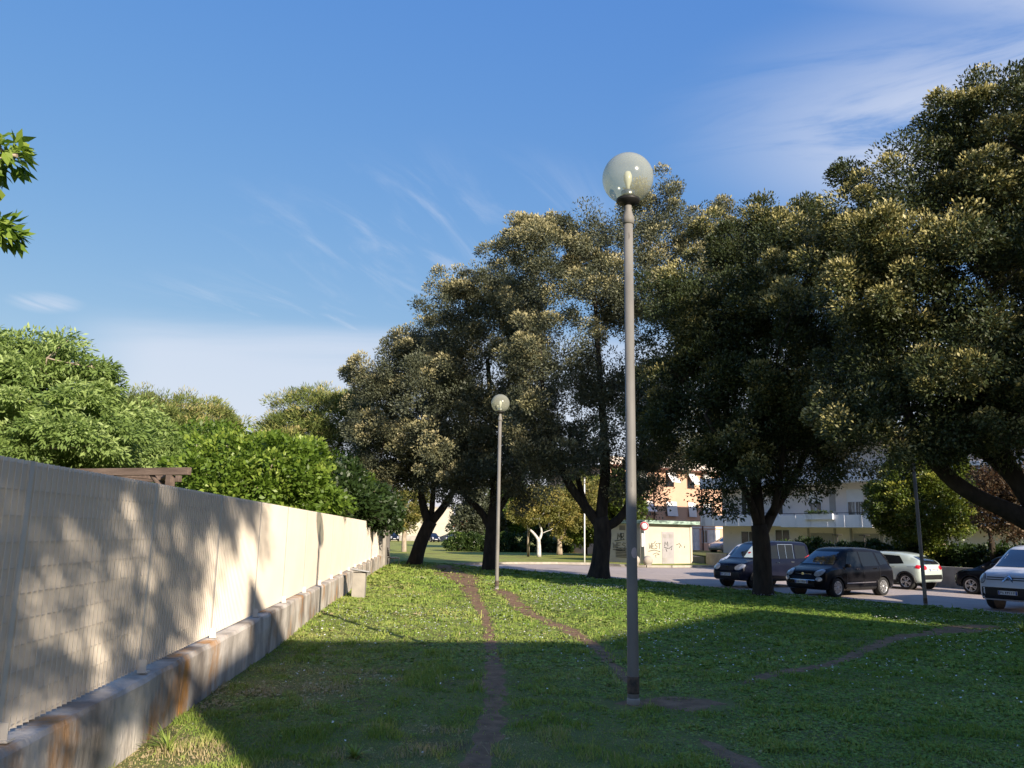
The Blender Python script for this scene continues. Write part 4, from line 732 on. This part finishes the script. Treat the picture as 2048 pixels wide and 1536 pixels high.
for i, (x, y_) in enumerate([(20.6, 50.5), (21.6, 48.9)]):
    e = empty('clothes_line_post', (x, y_, .2), ANG, ['left dark T shaped post behind the hedge', 'right dark T shaped post behind the hedge'][i], 'post', 'T shaped posts behind the hedge')
    MB().tube([(0, 0, 0), (0, 0, 1.55)], .03, 8).build('shaft', m_rail, e); MB().tube([(-.35, 0, 1.55), (.35, 0, 1.55)], .028, 8).build('crossbar', m_rail, e)
# long leaved weed by the wall, and tufts
def weed(x, y, n, l, w, seed, label):
    rs = np.random.RandomState(seed); V = []; Q = []; T = []
    for i in range(n):
        a = rs.uniform(0, 2*pi); L0 = l*rs.uniform(.5, 1.1); up = rs.uniform(.5, 1.25); d = np.array([cos(a), sin(a)]); s = np.array([-sin(a), cos(a)])*w/2
        for j in range(6):
            t = j/5; r = L0*t*cos(up*(1-.3*t)); z = L0*(t*sin(up)-.55*t*t*cos(up)*.8); ww = (1-t)**.6 if j else .7
            V += [(d[0]*r-s[0]*ww, d[1]*r-s[1]*ww, z), (d[0]*r+s[0]*ww, d[1]*r+s[1]*ww, z)]; T += [.45+.25*rs.rand()]*2
        o_ = i*12; Q += [(o_+2*j, o_+2*j+1, o_+2*j+3, o_+2*j+2) for j in range(5)]
    o = link('weed', fastmesh('weed', V, Q, T), m_grass); o.location = (x, y, g1(x, y)-.005); return tag(o, label, 'plant', 'long leaved weeds')
weed(-2.30, 5.75, 46, .26, .016, 1, 'long leaved weed at the foot of the stained wall, lower left')
weed(-1.02, 5.72, 34, .16, .02, 2, 'leafy tuft in the small sunlit patch of dry grass')
weed(9.6, 15.3, 40, .3, .03, 3, 'tall green weed tuft beside the bare earth near the white van')

# ------------------------------------------------------------------ cars
m_tyre = mat('tyre_rubber', (.02, .02, .02), (.03, .03, .03), 8, .85)
m_rim = mat('alloy_rim', (.55, .55, .55), (.5, .5, .5), 4, .3, metal=.7)
m_carglass = mat('car_glass', (.012, .016, .02), (.01, .012, .016), 2, .02, spec=1., coat=1.)
m_sideglass = mat('side_glass', (.012, .014, .017), (.01, .012, .014), 2, .06, spec=.35)
m_head = mat('headlight_lens', (.55, .57, .6), (.35, .36, .38), 12, .1, spec=.8, coat=1)
m_tail = mat('taillight_lens', (.55, .015, .03), (.4, .01, .02), 12, .15, coat=1)
m_chrome = mat('chrome', (.8, .8, .8), (.75, .75, .75), 4, .15, metal=1)
m_plate = mat('plate_white', (.75, .76, .74), (.7, .7, .7), 4, .5)
m_blue = mat('plate_blue', (.02, .07, .35), (.02, .06, .3), 4, .5)
def car(kind, loc, heading, label, group, paint, sp, nparts=True):
    """sp: stations (x, half width, z bottom, belt z, top z, top half width), x forward; wheels (xf, xr, r)"""
    e = empty(kind, loc, heading, label, 'car' if kind != 'parked_van' else 'van', group)
    st = np.array(sp['st'], float); st = st[np.argsort(st[:, 0])]; xs = np.concatenate([np.linspace(st[0, 0], st[0, 0]+.25, 9)[:-1], np.linspace(st[0, 0]+.25, st[-1, 0]-.25, 64), np.linspace(st[-1, 0]-.25, st[-1, 0], 9)[1:]])
    c = [np.interp(xs, st[:, 0], st[:, j]) for j in range(1, 6)]
    for _ in range(3):
        for a in c: a[1:-1] = (a[:-2]+2*a[1:-1]+a[2:])/4
    ring = []
    for i, x in enumerate(xs):
        hw, zb, be, tp, ht = [a[i] for a in c]; h = be-zb; g_ = tp-be
        P = [(0, zb), (hw*.86, zb), (hw*.955, zb+h*.1), (hw*.99, zb+h*.32), (hw, zb+h*.55), (hw*.992, zb+h*.8), (hw*.965, be-.01), (hw*.94+(ht-hw*.94)*.12, be+g_*.07), (hw*.93+(ht-hw*.93)*.5, be+g_*.45), (ht+.02, be+g_*.84), (ht-.03, tp-.05*min(1, g_*3)), (ht-.13, tp-.012), (ht*.45, tp), (0, tp+.004)]
        ring.append([(x, y_, z) for y_, z in P]+[(x, -y_, z) for y_, z in P[-2:0:-1]])
    m_ = len(ring[0]); vs = [p for r in ring for p in r]; fs = []
    for i in range(len(ring)-1):
        for j in range(m_): fs.append((i*m_+j, i*m_+(j+1) % m_, (i+1)*m_+(j+1) % m_, (i+1)*m_+j))
    fs += [tuple(reversed(range(m_))), tuple((len(ring)-1)*m_+j for j in range(m_))]
    me = bpy.data.meshes.new('body'); me.from_pydata(vs, [], fs); bm = bmesh.new(); bm.from_mesh(me); bmesh.ops.recalc_face_normals(bm, faces=bm.faces); bm.to_mesh(me); bm.free()
    bvh = BVHTree.FromPolygons([Vector(v) for v in vs], [p.vertices[:] for p in me.polygons])
    me.polygons.foreach_set('use_smooth', [True]*len(me.polygons)); me.polygons[-1].use_smooth = False
    body = link('body', me, paint, e)
    xf, xr, wr = sp['wh']; W2 = sp['st'][len(sp['st'])//2][1]
    # wheel arches
    cut = MB()
    for x in (xf, xr):
        for s in (1, -1):
            M = Matrix.Translation((x, s*(W2-.06), wr+.0)) @ Matrix.Rotation(pi/2, 4, 'X'); cut.lathe([(wr+.055, -.2), (wr+.055, .2)], 32, M=M)
    co = cut.build('cutter', None); mo = body.modifiers.new('arch', 'BOOLEAN'); mo.object = co; mo.operation = 'DIFFERENCE'; mo.solver = 'EXACT'
    co.parent = e; bpy.context.view_layer.update(); dg = bpy.context.evaluated_depsgraph_get(); ne = bpy.data.meshes.new_from_object(body.evaluated_get(dg)); body.modifiers.clear(); body.data = ne
    ne.materials.clear(); ne.materials.append(paint); bpy.data.objects.remove(co)
    for p in ne.polygons: p.use_smooth = True
    try: ne.set_sharp_from_angle(angle=radians(42))
    except Exception: pass
    # inner arch liners and wheels
    for x in (xf, xr):
        for s in (1, -1):
            M = Matrix.Translation((x, s*(W2-.245), wr)) @ Matrix.Rotation(pi/2, 4, 'X'); MB().lathe([(wr+.05, -.012), (wr+.05, .012)], 28, M=M).build('arch_liner', m_black, e)
            a0 = np.linspace(-.1, pi+.1, 22); MB().tube([(x+(wr+.06)*cos(a), s*(W2-.012-(.03 if sp.get('slim') else .0)), wr+(wr+.06)*sin(a)) for a in a0], .018 if not sp.get('clad') else .04, 6).build('wheel_arch_trim', m_black if sp.get('clad') else paint, e)
            M = Matrix.Translation((x, s*(W2-.11), wr)) @ Matrix.Rotation(-s*pi/2, 4, 'X'); t = MB()
            t.lathe([(wr*.66, -.09), (wr*.93, -.1), (wr, -.07), (wr, .07), (wr*.94, .10), (wr*.68, .09), (wr*.66, .05)], 36, M=M, caps=False); t.lathe([(wr*.1, -.08), (wr*.7, -.08)], 24, M=M, caps=False)
            w = t.build('wheel', m_tyre, e); r = MB(); r.lathe([(wr*.60, .06), (wr*.67, .094), (wr*.69, .09)], 36, M=M, caps=False); ns = sp.get('spokes', 7)
            if ns:
                for k in range(ns):
                    a = 2*pi*k/ns; R_ = M @ Matrix.Rotation(a, 4, 'Z'); r.box(.0, wr*.64, -.022, .022, .055, .085, R_); r.box(wr*.3, wr*.66, .01, .04, .06, .08, R_ @ Matrix.Rotation(.22, 4, 'Z'))
                r.lathe([(.06, .05), (.055, .095), (.01, .1)], 16, M=M)
            else: r.lathe([(wr*.62, .062), (wr*.5, .085), (wr*.2, .08), (.01, .09)], 32, M=M)
            r.build('rim', m_rim, w)
    def cast(o_, d):
        h = bvh.ray_cast(Vector(o_), Vector(d)); return h[0], h[1]
    def patch(name, m, fn, nu, nv, d, off=.006, parent=e):
        """fn(u,v) -> ray origin; grid laid on the body along direction d"""
        V = []; ok = True
        for j in range(nv+1):
            for i in range(nu+1):
                p, n_ = cast(fn(i/nu, j/nv), d)
                if p is None: return None
                if n_.dot(Vector(d)) > 0: n_ = -n_
                V.append(p+n_*off)
        k = nu+1; b = MB(); b.add(V, [(j*k+i, j*k+i+1, (j+1)*k+i+1, (j+1)*k+i) for j in range(nv) for i in range(nu)], True); return b.build(name, m, parent)
    def bil(c4): return lambda u, v: tuple((1-u)*(1-v)*c4[0][k]+u*(1-v)*c4[1][k]+u*v*c4[2][k]+(1-u)*v*c4[3][k] for k in range(2))
    def side(name, m, c4, s, off=.006, nu=10, nv=6, parent=e):
        q = bil(c4); return patch(name, m, lambda u, v: (q(u, v)[0], s*3, q(u, v)[1]), nu, nv, (0, -s, 0), off, parent)
    def end(name, m, c4, s, off=.006, nu=12, nv=5, parent=e):       # c4 in (y, z)
        q = bil(c4); return patch(name, m, lambda u, v: (s*4, q(u, v)[0], q(u, v)[1]), nu, nv, (-s, 0, 0), off, parent)
    def disc(name, m, cy, cz, ry, rz, s, off, parent=e, rot=0.):
        def fn(u, v):
            a = 2*pi*u; r = .02+.98*v; y_, z_ = ry*r*cos(a), rz*r*sin(a); return (s*4, cy+y_*cos(rot)-z_*sin(rot), cz+y_*sin(rot)+z_*cos(rot))
        return patch(name, m, fn, 20, 3, (-s, 0, 0), off, parent)
    for nm, m, c4 in sp.get('side', []):
        for s in (1, -1): side(nm, {'g': m_sideglass, 'b': m_black, 'c': m_chrome, 'p': paint, 't': m_tail, 'h': m_head}[m] if isinstance(m, str) else m, c4, s, off=.007 if m == 'g' else .011)
    for nm, m, c4 in sp.get('front', []): end(nm, m, c4, 1, off=.008)
    for nm, m, c4 in sp.get('rear', []): end(nm, m, c4, -1, off=.008)
    for (y_, z_, ry, rz, rot) in sp.get('headlight', []):
        for s in (1, -1):
            h = disc('headlight', m_black, s*y_, z_, ry*1.1, rz*1.12, 1, .006, rot=s*rot); 
            if h: disc('lens', m_head, s*y_, z_, ry, rz, 1, .014, h, rot=s*rot)
    for (y_, z_, ry, rz, rot) in sp.get('taillight', []):
        for s in (1, -1): disc('taillight', m_tail, s*y_, z_, ry, rz, -1, .01, rot=s*rot)
    # plates
    for s, z in ((1, sp['plate'][0]), (-1, sp['plate'][1])):
        p, n_ = cast((s*4, 0, z), (-s, 0, 0)); x = p.x+s*.012
        o = box('license_plate', m_plate, e, min(x, x+s*.012), max(x, x+s*.012), -.26, .26, z-.055, z+.055)
        q = MB(); x2 = x+s*.0135
        for a in (-.25, .215): q.box(min(x2, x2+s*.002), max(x2, x2+s*.002), a, a+.035, z-.05, z+.05)
        q.build('blue_band', m_blue, o); q = MB(); rs = np.random.RandomState(int(abs(x)*1000))
        for k in range(7): a = -.19+k*.055+(.02 if k > 1 else 0); q.box(min(x2, x2+s*.002), max(x2, x2+s*.002), a, a+.01, z-.03, z+.03); q.box(min(x2, x2+s*.002), max(x2, x2+s*.002), a+.011, a+.03, z-.03+.05*rs.rand(), z-.018+.05*rs.rand()+.004)
        q.build('plate_marks', m_black, o)
    mx0, mz = sp['mirror']
    for s in (1, -1):
        p, _ = cast((mx0, s*3, mz), (0, -s, 0)); b = MB(); b.lathe([(.02, -.06), (.075, -.045), (.095, 0), (.085, .05), (.03, .07)], 14, M=Matrix.Translation((p.x, p.y+s*.13, mz+.03)) @ Matrix.Diagonal((.65, 1.15, 1, 1))); b.tube([(p.x, p.y-.01*s, mz-.02), (p.x, p.y+s*.1, mz)], .022, 6); b.build('mirror', sp.get('mirror_m', m_black), e)
    for (x, z) in sp.get('handle', []):
        for s in (1, -1):
            p, _ = cast((x, s*3, z), (0, -s, 0)); q = MB(); q.box(x-.09, x+.09, min(p.y+s*.012, p.y+s*.03), max(p.y+s*.012, p.y+s*.03), z-.015, z+.015); q.build('door_handle', sp.get('handle_m', m_chrome), e)
    return e, cast, end, disc, side
RH = math.atan2(NN.y, NN.x)      # heading of a car parked nose to the park kerb
m_p_dark = mat('black_car_paint', (.007, .007, .009), (.009, .009, .011), 2, .2, spec=.12, coat=.06)
m_p_blue = mat('dark_blue_car_paint', (.007, .009, .02), (.009, .011, .024), 2, .2, spec=.12, coat=.06)
m_p_mint = mat('pale_mint_car_paint', (.46, .53, .48), (.43, .50, .45), 2, .3, spec=.5, coat=.8)
m_p_white = mat('white_car_paint', (.68, .69, .72), (.64, .65, .68), 2, .3, spec=.5, coat=.8)
m_p_silver = mat('silver_car_paint', (.42, .43, .45), (.38, .39, .41), 2, .3, metal=.4, coat=.8)
# compact high-roofed hatchback
S500 = dict(st=[(-2.10, .55, .45, .62, .72, .48), (-2.07, .70, .34, .72, .95, .58), (-2.0, .82, .27, .92, 1.22, .6), (-1.86, .87, .23, .99, 1.46, .60), (-1.6, .89, .22, 1.0, 1.60, .60), (-.9, .892, .21, .99, 1.66, .62), (0, .892, .21, .97, 1.67, .63), (.45, .89, .21, .965, 1.62, .61), (.8, .89, .22, .96, 1.42, .62), (1.12, .885, .22, .955, 1.16, .66), (1.3, .88, .23, .94, 1.02, .68), (1.6, .865, .23, .90, .96, .66), (1.85, .82, .24, .80, .88, .60), (1.98, .75, .26, .70, .79, .52), (2.06, .62, .32, .56, .66, .42), (2.10, .45, .40, .50, .56, .32)],
    wh=(1.33, -1.27, .32), plate=(.50, .62), mirror=(.78, 1.02), handle=[(.18, .93), (-.82, .95)],
    side=[('side_window', 'g', [(.78, 1.0), (-.1, 1.01), (-.1, 1.52), (.40, 1.50)]), ('side_window', 'g', [(-.17, 1.01), (-1.12, 1.03), (-1.02, 1.50), (-.17, 1.52)]), ('side_window', 'g', [(-1.22, 1.05), (-1.72, 1.10), (-1.50, 1.45), (-1.14, 1.49)]),
          ('side_moulding', 'c', [(.85, .45), (-.8, .47), (-.8, .50), (.85, .48)]), ('sill', 'b', [(.85, .24), (-.85, .24), (-.85, .33), (.85, .33)]),
          ('door_seam', 'b', [(-.14, .36), (-.155, .36), (-.145, 1.0), (-.13, 1.0)]), ('door_seam', 'b', [(.86, .36), (.845, .36), (.83, .96), (.845, .96)]), ('door_seam', 'b', [(-1.0, .5), (-1.015, .5), (-1.12, 1.0), (-1.105, 1.0)])],
    headlight=[(.58, .80, .15, .115, .25), (.63, .60, .10, .07, 0)], taillight=[(.62, .95, .10, .15, 0)],
    front=[('windscreen', m_carglass, [(-.63, 1.08), (.63, 1.08), (.50, 1.50), (-.50, 1.50)]), ('lower_grille', m_black, [(-.5, .34), (.5, .34), (.48, .46), (-.48, .46)]), ('chrome_bar', m_chrome, [(-.33, .745), (.33, .745), (.33, .765), (-.33, .765)]), ('bumper_trim', m_chrome, [(-.5, .555), (.5, .555), (.5, .568), (-.5, .568)])],
    rear=[('rear_window', m_carglass, [(-.52, 1.12), (.52, 1.12), (.46, 1.42), (-.46, 1.42)])])
GC = 'cars parked across the road side'
def nose_at(x, y, L_):      # centre of a car whose nose tip is at (x, y)
    return (x-NN.x*L_, y-NN.y*L_, -.448)
c1, cast, end, disc, side = car('parked_car', (11.83, 29.0, -.448), RH, 'black high roofed hatchback parked right of the oak trunk', GC, m_p_dark, S500)
p, _ = cast((4, 0, .76), (-1, 0, 0)); MB().lathe([(.05, -.006), (.05, .006)], 20, M=Matrix.Translation((p.x+.02, 0, .76)) @ Matrix.Rotation(pi/2, 4, 'Y')).build('badge', m_chrome, c1)
MB().tube([(-1.55, 0, 1.6), (-1.75, 0, 1.9)], .006, 6).build('antenna', m_black, c1)
# leisure van
SDOB = dict(st=[(-2.13, .74, .42, .8, 1.1, .66), (-2.1, .82, .34, 1.0, 1.5, .68), (-2.02, .85, .28, 1.06, 1.76, .68), (-1.8, .86, .26, 1.07, 1.81, .69), (-1.0, .86, .25, 1.07, 1.83, .70), (0, .86, .25, 1.06, 1.82, .70), (.42, .86, .25, 1.05, 1.74, .68), (.75, .86, .25, 1.04, 1.52, .68), (1.05, .855, .25, 1.03, 1.25, .70), (1.22, .85, .26, 1.02, 1.10, .71), (1.55, .835, .27, .96, 1.03, .68), (1.85, .80, .28, .85, .95, .64), (2.0, .76, .30, .74, .82, .60), (2.09, .68, .36, .62, .68, .54), (2.13, .55, .42, .55, .6, .45)],
    wh=(1.3, -1.28, .31), plate=(.52, .7), mirror=(.72, 1.12), handle=[(.05, .98), (-.85, 1.0)], spokes=0, clad=True,
    side=[('side_window', 'g', [(.70, 1.12), (-.05, 1.13), (-.05, 1.66), (.40, 1.62)]), ('side_window', 'g', [(-.14, 1.13), (-.98, 1.13), (-.98, 1.67), (-.14, 1.67)]), ('side_window', 'g', [(-1.12, 1.13), (-1.9, 1.14), (-1.82, 1.64), (-1.12, 1.67)]), ('window_frame', 'c', [(-.55, 1.13), (-.57, 1.13), (-.57, 1.67), (-.55, 1.67)]), ('window_frame', 'c', [(-.10, 1.12), (-.12, 1.12), (-.12, 1.68), (-.10, 1.68)]), ('window_frame', 'c', [(-1.0, 1.12), (-1.02, 1.12), (-1.02, 1.68), (-1.0, 1.68)]), ('window_frame', 'c', [(-.10, 1.68), (-1.02, 1.68), (-1.02, 1.70), (-.10, 1.70)]), ('sill', 'b', [(.9, .28), (-.9, .28), (-.9, .45), (.9, .45)])],
    headlight=[(.57, .80, .2, .11, .2)], taillight=[(.72, 1.0, .08, .3, 0)],
    front=[('windscreen', m_carglass, [(-.68, 1.14), (.68, 1.14), (.56, 1.66), (-.56, 1.66)]), ('grille', m_black, [(-.34, .66), (.34, .66), (.36, .86), (-.36, .86)]), ('bumper', m_black, [(-.66, .36), (.66, .36), (.62, .62), (-.62, .62)])],
    rear=[('rear_window', m_carglass, [(-.6, 1.15), (.6, 1.15), (.56, 1.6), (-.56, 1.6)])])
c2, cast, end, disc, side = car('parked_van', (10.35, 33.1, -.448), RH, 'dark blue leisure van parked left of the black hatchback, behind the oak trunk', GC, m_p_blue, SDOB)
end('sunshade', mat('folded_sunshade', (.62, .72, .74), (.5, .62, .66), 3, .4), [(.1, 1.16), (.56, 1.16), (.46, 1.56), (.08, 1.60)], 1, .012, parent=c2)
disc('sunshade_print', m_tail, .22, 1.34, .07, .035, 1, .018, parent=c2); disc('badge', m_chrome, 0, .80, .05, .05, 1, .014, parent=c2)
# small mint crossover, parked lengthwise on the far side, its rear towards the right
SC3 = dict(st=[(-1.98, .55, .48, .68, .78, .46), (-1.95, .72, .38, .80, 1.02, .56), (-1.86, .83, .30, .93, 1.10, .58), (-1.7, .87, .27, .96, 1.22, .58), (-1.3, .875, .24, .95, 1.40, .58), (-.8, .875, .23, .93, 1.47, .60), (0, .875, .22, .91, 1.48, .61), (.35, .875, .22, .90, 1.42, .60), (.75, .875, .22, .895, 1.20, .62), (1.05, .87, .23, .89, 1.0, .66), (1.3, .86, .24, .87, .94, .66), (1.65, .82, .25, .80, .88, .62), (1.85, .74, .27, .70, .78, .52), (1.95, .6, .34, .58, .66, .42), (1.99, .45, .42, .5, .56, .32)],
    wh=(1.22, -1.3, .32), plate=(.5, .80), mirror=(.7, .98), handle=[(.1, .87), (-.8, .89)], clad=True, handle_m=m_p_mint, mirror_m=m_p_mint, spokes=5,
    side=[('side_window', 'g', [(.72, .95), (-.12, .96), (-.12, 1.36), (.30, 1.34)]), ('side_window', 'g', [(-.19, .96), (-1.22, 1.02), (-.98, 1.32), (-.19, 1.36)]), ('sill', 'b', [(.85, .25), (-.9, .25), (-.9, .37), (.85, .37)]), ('door_seam', 'b', [(-.15, .38), (-.165, .38), (-.16, .95), (-.145, .95)]), ('taillight', 't', [(-1.72, .86), (-1.93, .82), (-1.93, .95), (-1.75, .98)])],
    headlight=[(.55, .72, .14, .1, 0)], taillight=[(.58, .88, .16, .09, 0)],
    front=[('windscreen', m_carglass, [(-.62, 1.0), (.62, 1.0), (.5, 1.35), (-.5, 1.35)])],
    rear=[('rear_window', m_carglass, [(-.55, 1.0), (.55, 1.0), (.48, 1.30), (-.48, 1.30)]), ('bumper', m_black, [(-.66, .42), (.66, .42), (.6, .60), (-.6, .60)])])
car('parked_car', (16.0, 34.2, -.448), ANG+pi, 'pale mint green crossover seen from its side and rear, behind the black hatchback', GC, m_p_mint, SC3)
car('parked_car', (18.75, 29.95, -.448), ANG+pi, 'dark small car between the mint crossover and the white van', GC, m_p_dark, dict(SC3, clad=False, handle_m=m_black, mirror_m=m_p_dark))
car('parked_car', (17.5, 37.5, -.448), ANG+pi, 'dark car mostly hidden behind the black hatchback and the mint crossover', GC, m_p_dark, dict(SC3, clad=False, handle_m=m_black, mirror_m=m_p_dark))
car('parked_car', (12.2, 40.4, -.448), RH+.2, 'white car mostly hidden behind the dark blue van', GC, m_p_white, dict(S500, handle_m=m_p_white))
car('parked_car', (19.4, 71.0, .1), ANGV+pi, 'silver car on the upper parking before the salmon building', GC, m_p_silver, dict(SC3, clad=False, handle_m=m_black, mirror_m=m_p_silver))
# white delivery van
SVAN = dict(st=[(-2.2, .8, .45, .9, 1.3, .72), (-2.16, .88, .36, 1.1, 1.7, .74), (-2.05, .91, .30, 1.15, 1.84, .76), (-1.0, .92, .28, 1.15, 1.87, .77), (0, .92, .28, 1.14, 1.87, .77), (.42, .92, .28, 1.13, 1.80, .75), (.8, .92, .28, 1.12, 1.58, .74), (1.2, .915, .28, 1.11, 1.29, .76), (1.38, .91, .28, 1.10, 1.18, .78), (1.7, .895, .28, 1.06, 1.13, .76), (1.98, .86, .28, .98, 1.06, .72), (2.12, .82, .29, .88, .96, .68), (2.19, .76, .32, .74, .82, .62), (2.23, .64, .40, .62, .68, .52)],
    wh=(1.38, -1.4, .33), plate=(.52, .8), mirror=(.95, 1.2), handle=[(.15, 1.0)], spokes=0, clad=True, handle_m=m_black,
    side=[('side_window', 'g', [(.95, 1.18), (.0, 1.2), (.0, 1.68), (.5, 1.66)]), ('sill', 'b', [(.9, .3), (-.95, .3), (-.95, .48), (.9, .48)]), ('door_seam', 'b', [(-.06, .5), (-.075, .5), (-.075, 1.7), (-.06, 1.7)])],
    headlight=[(.72, .90, .09, .13, -.1)], taillight=[(.8, 1.0, .07, .3, 0)],
    front=[('windscreen', m_carglass, [(-.74, 1.22), (.74, 1.22), (.62, 1.72), (-.62, 1.72)]), ('bumper', m_black, [(-.74, .34), (.74, .34), (.72, .66), (-.72, .66)]), ('upper_grille', m_black, [(-.60, .86), (.60, .86), (.60, .885), (-.60, .885)]), ('upper_grille', m_black, [(-.60, .92), (.60, .92), (.60, .945), (-.60, .945)])],
    rear=[('rear_window', m_carglass, [(-.6, 1.15), (.6, 1.15), (.56, 1.6), (-.56, 1.6)])])
c3, cast, end, disc, side = car('parked_van', (16.1, 24.35, -.448), RH, 'white van with a black bumper cut by the right edge of the picture', GC, m_p_white, SVAN)
b = MB()
for zz in (.86, .925):
    for s in (1, -1):
        V = []
        for (yy, z_) in ((0, zz+.09), (s*.14, zz-.01), (s*.14, zz-.05), (0, zz+.045)):
            p, n_ = cast((4, yy, z_), (-1, 0, 0)); V.append(p+Vector((.016, 0, 0)))
        V += [v+Vector((.012, 0, 0)) for v in V]; b.add(V, [(0, 1, 2, 3), (4, 7, 6, 5), (0, 4, 5, 1), (1, 5, 6, 2), (2, 6, 7, 3), (3, 7, 4, 0)])
b.build('chevron_badge', m_chrome, c3)
# far cars beyond the lawn: simple copies
fcar = car('far_parked_car', (-27.5, 148, -.335), radians(-100), 'pale car, leftmost beyond the far lawn', 'cars parked beyond the far lawn', m_p_silver, dict(S500, handle_m=m_black))[0]
for i, (x, hd, mm_, lab) in enumerate([(-24.8, -97, None, 'grey car second from the left beyond the far lawn'), (-21.2, -80, m_p_dark, 'black car just right of the leaning oak trunk, far off'), (-14.2, -65, m_p_blue, 'dark blue tall car beyond the lawn, left of the darkest pair'), (-10.6, -100, m_p_dark, 'dark tall car rightmost beyond the far lawn')]):
    c = copy_tree(fcar); c.location = (x, 148+.4*i, -.335); c.rotation_euler = (0, 0, radians(hd)); c['label'] = lab
    if mm_:
        for ch in c.children:
            if ch.name.startswith('body'): ch.data = ch.data.copy(); ch.data.materials[0] = mm_

# ------------------------------------------------------------------ behind the camera: what throws the long shadows
m_h = m_cream
hb = empty('house', (6.95, -6, 0), 0, 'unseen cream house added behind the viewer, shaped to shade the near lawn', 'building')  # unseen house, footprint and roof shaped for the shadow they throw
MB().prism([(0, 0), (26, 0), (26, -3.2), (2.2, -3.2)], -.2, 7.7).build('wall', m_h, hb); MB().prism([(-1.3, -.2), (-1.3, 6.4), (-.85, 6.9), (-.2, 7.5), (-.004, 7.5), (-.004, -.2)], .003, .3, Matrix.Rotation(pi/2, 4, 'X')).build('shadow_screen', m_h, hb); MB().prism([(-.55, .4), (5.0, .4), (5.0, -3.6), (2.0, -3.6)], 7.703, 8.1).build('roof', m_roofc, hb)  # thin screen beside the house, added to block sun; wall slanted for its shadow
MB().prism([(5.0, 7.703), (5.0, 8.2), (13.4, 11.2), (14.8, 10.2), (16.3, 9.3), (26.4, 9.0), (26.4, 7.703)], -.4, 3.6, Matrix.Rotation(pi/2, 4, 'X')).build('shade_roof', m_roofc, hb)  # roof outline cut to shape the shadow edge on the lawn
for x in (2, 6, 10, 14, 18):
    for z in (1.2, 4.4): facade_window(hb, x, x+1.2, z, z+1.5)
tree('park_tree', (3.2, -6.5, 0), 'loose crowned tree behind the viewer dappling the fence', None, m_oak, m_bark,
     [(3.2, -6.5, -.1, .2), (3.2, -6.5, 2, .16), (3.3, -6.5, 3.2, .14)], [[(3.3, -6.5, 3, .1), (4.4, -6.5, 4.6, .07), (5, -6.5, 6, .04)], [(3.3, -6.5, 3, .1), (2.2, -6.5, 4.8, .07), (1.6, -6.5, 6.4, .04)]],
     [(4.5, -6.5, 6.3, .8, .7, .8), (4.1, -6.5, 5.6, .6, .7, .5), (4.9, -6.5, 8.3, .9, .7, .55), (5.9, -6.5, 8.9, .9, .8, .5), (6.6, -6.5, 9.5, .7, .6, .5), (5.75, -6.5, 7.4, .16, .5, .7), (6.3, -6.5, 8.0, .14, .4, .5), (5.3, -6.5, 7.3, .15, .4, .5), (3.3, -6.5, 7.2, .9, 1, 1.0), (4.5, -6.5, 7.4, .6, .8, .5), (3.8, -6.5, 6.6, .7, .8, .7), (4.4, -6.5, 4.6, 1.0, .8, .3), (2.2, -6.5, 6, 1.2, 1, 1.6)], 235, 80, .32, .15, .075, 141, ntwig=40, outer=.1)
for (x, y_, h_, sd_) in [(17.4, 11.3, 12.5, 151), (21.7, 4.6, 12.5, 153), (26.2, -2.2, 12.5, 155)]:
    tree('holm_oak', (x, y_, -.3), {151: 'evergreen oak of the row just outside the right edge', 153: 'evergreen oak of the row further outside the right edge', 155: 'last evergreen oak of the row behind the viewer'}[sd_], None, m_oak, m_bark,
         [(x, y_, -.4, .4), (x, y_, 1, .3), (x, y_, 2.6, .26)], [[(x, y_, 2.5, .2), (x+1, y_, 5, .12)], [(x, y_, 2.5, .2), (x-1, y_+.6, 5, .12)]],
         [(x, y_, 6, 3.8, 3.8, 3), (x+.5, y_-1, 8, 3.2, 3.2, h_-8.6), (x-1.5, y_+1, 5, 2.6, 2.6, 2), (x-2, y_-1.5, 5.5, 2.6, 2.6, 2.2)], 520, 80, .75, .3, .15, sd_, ntwig=20)
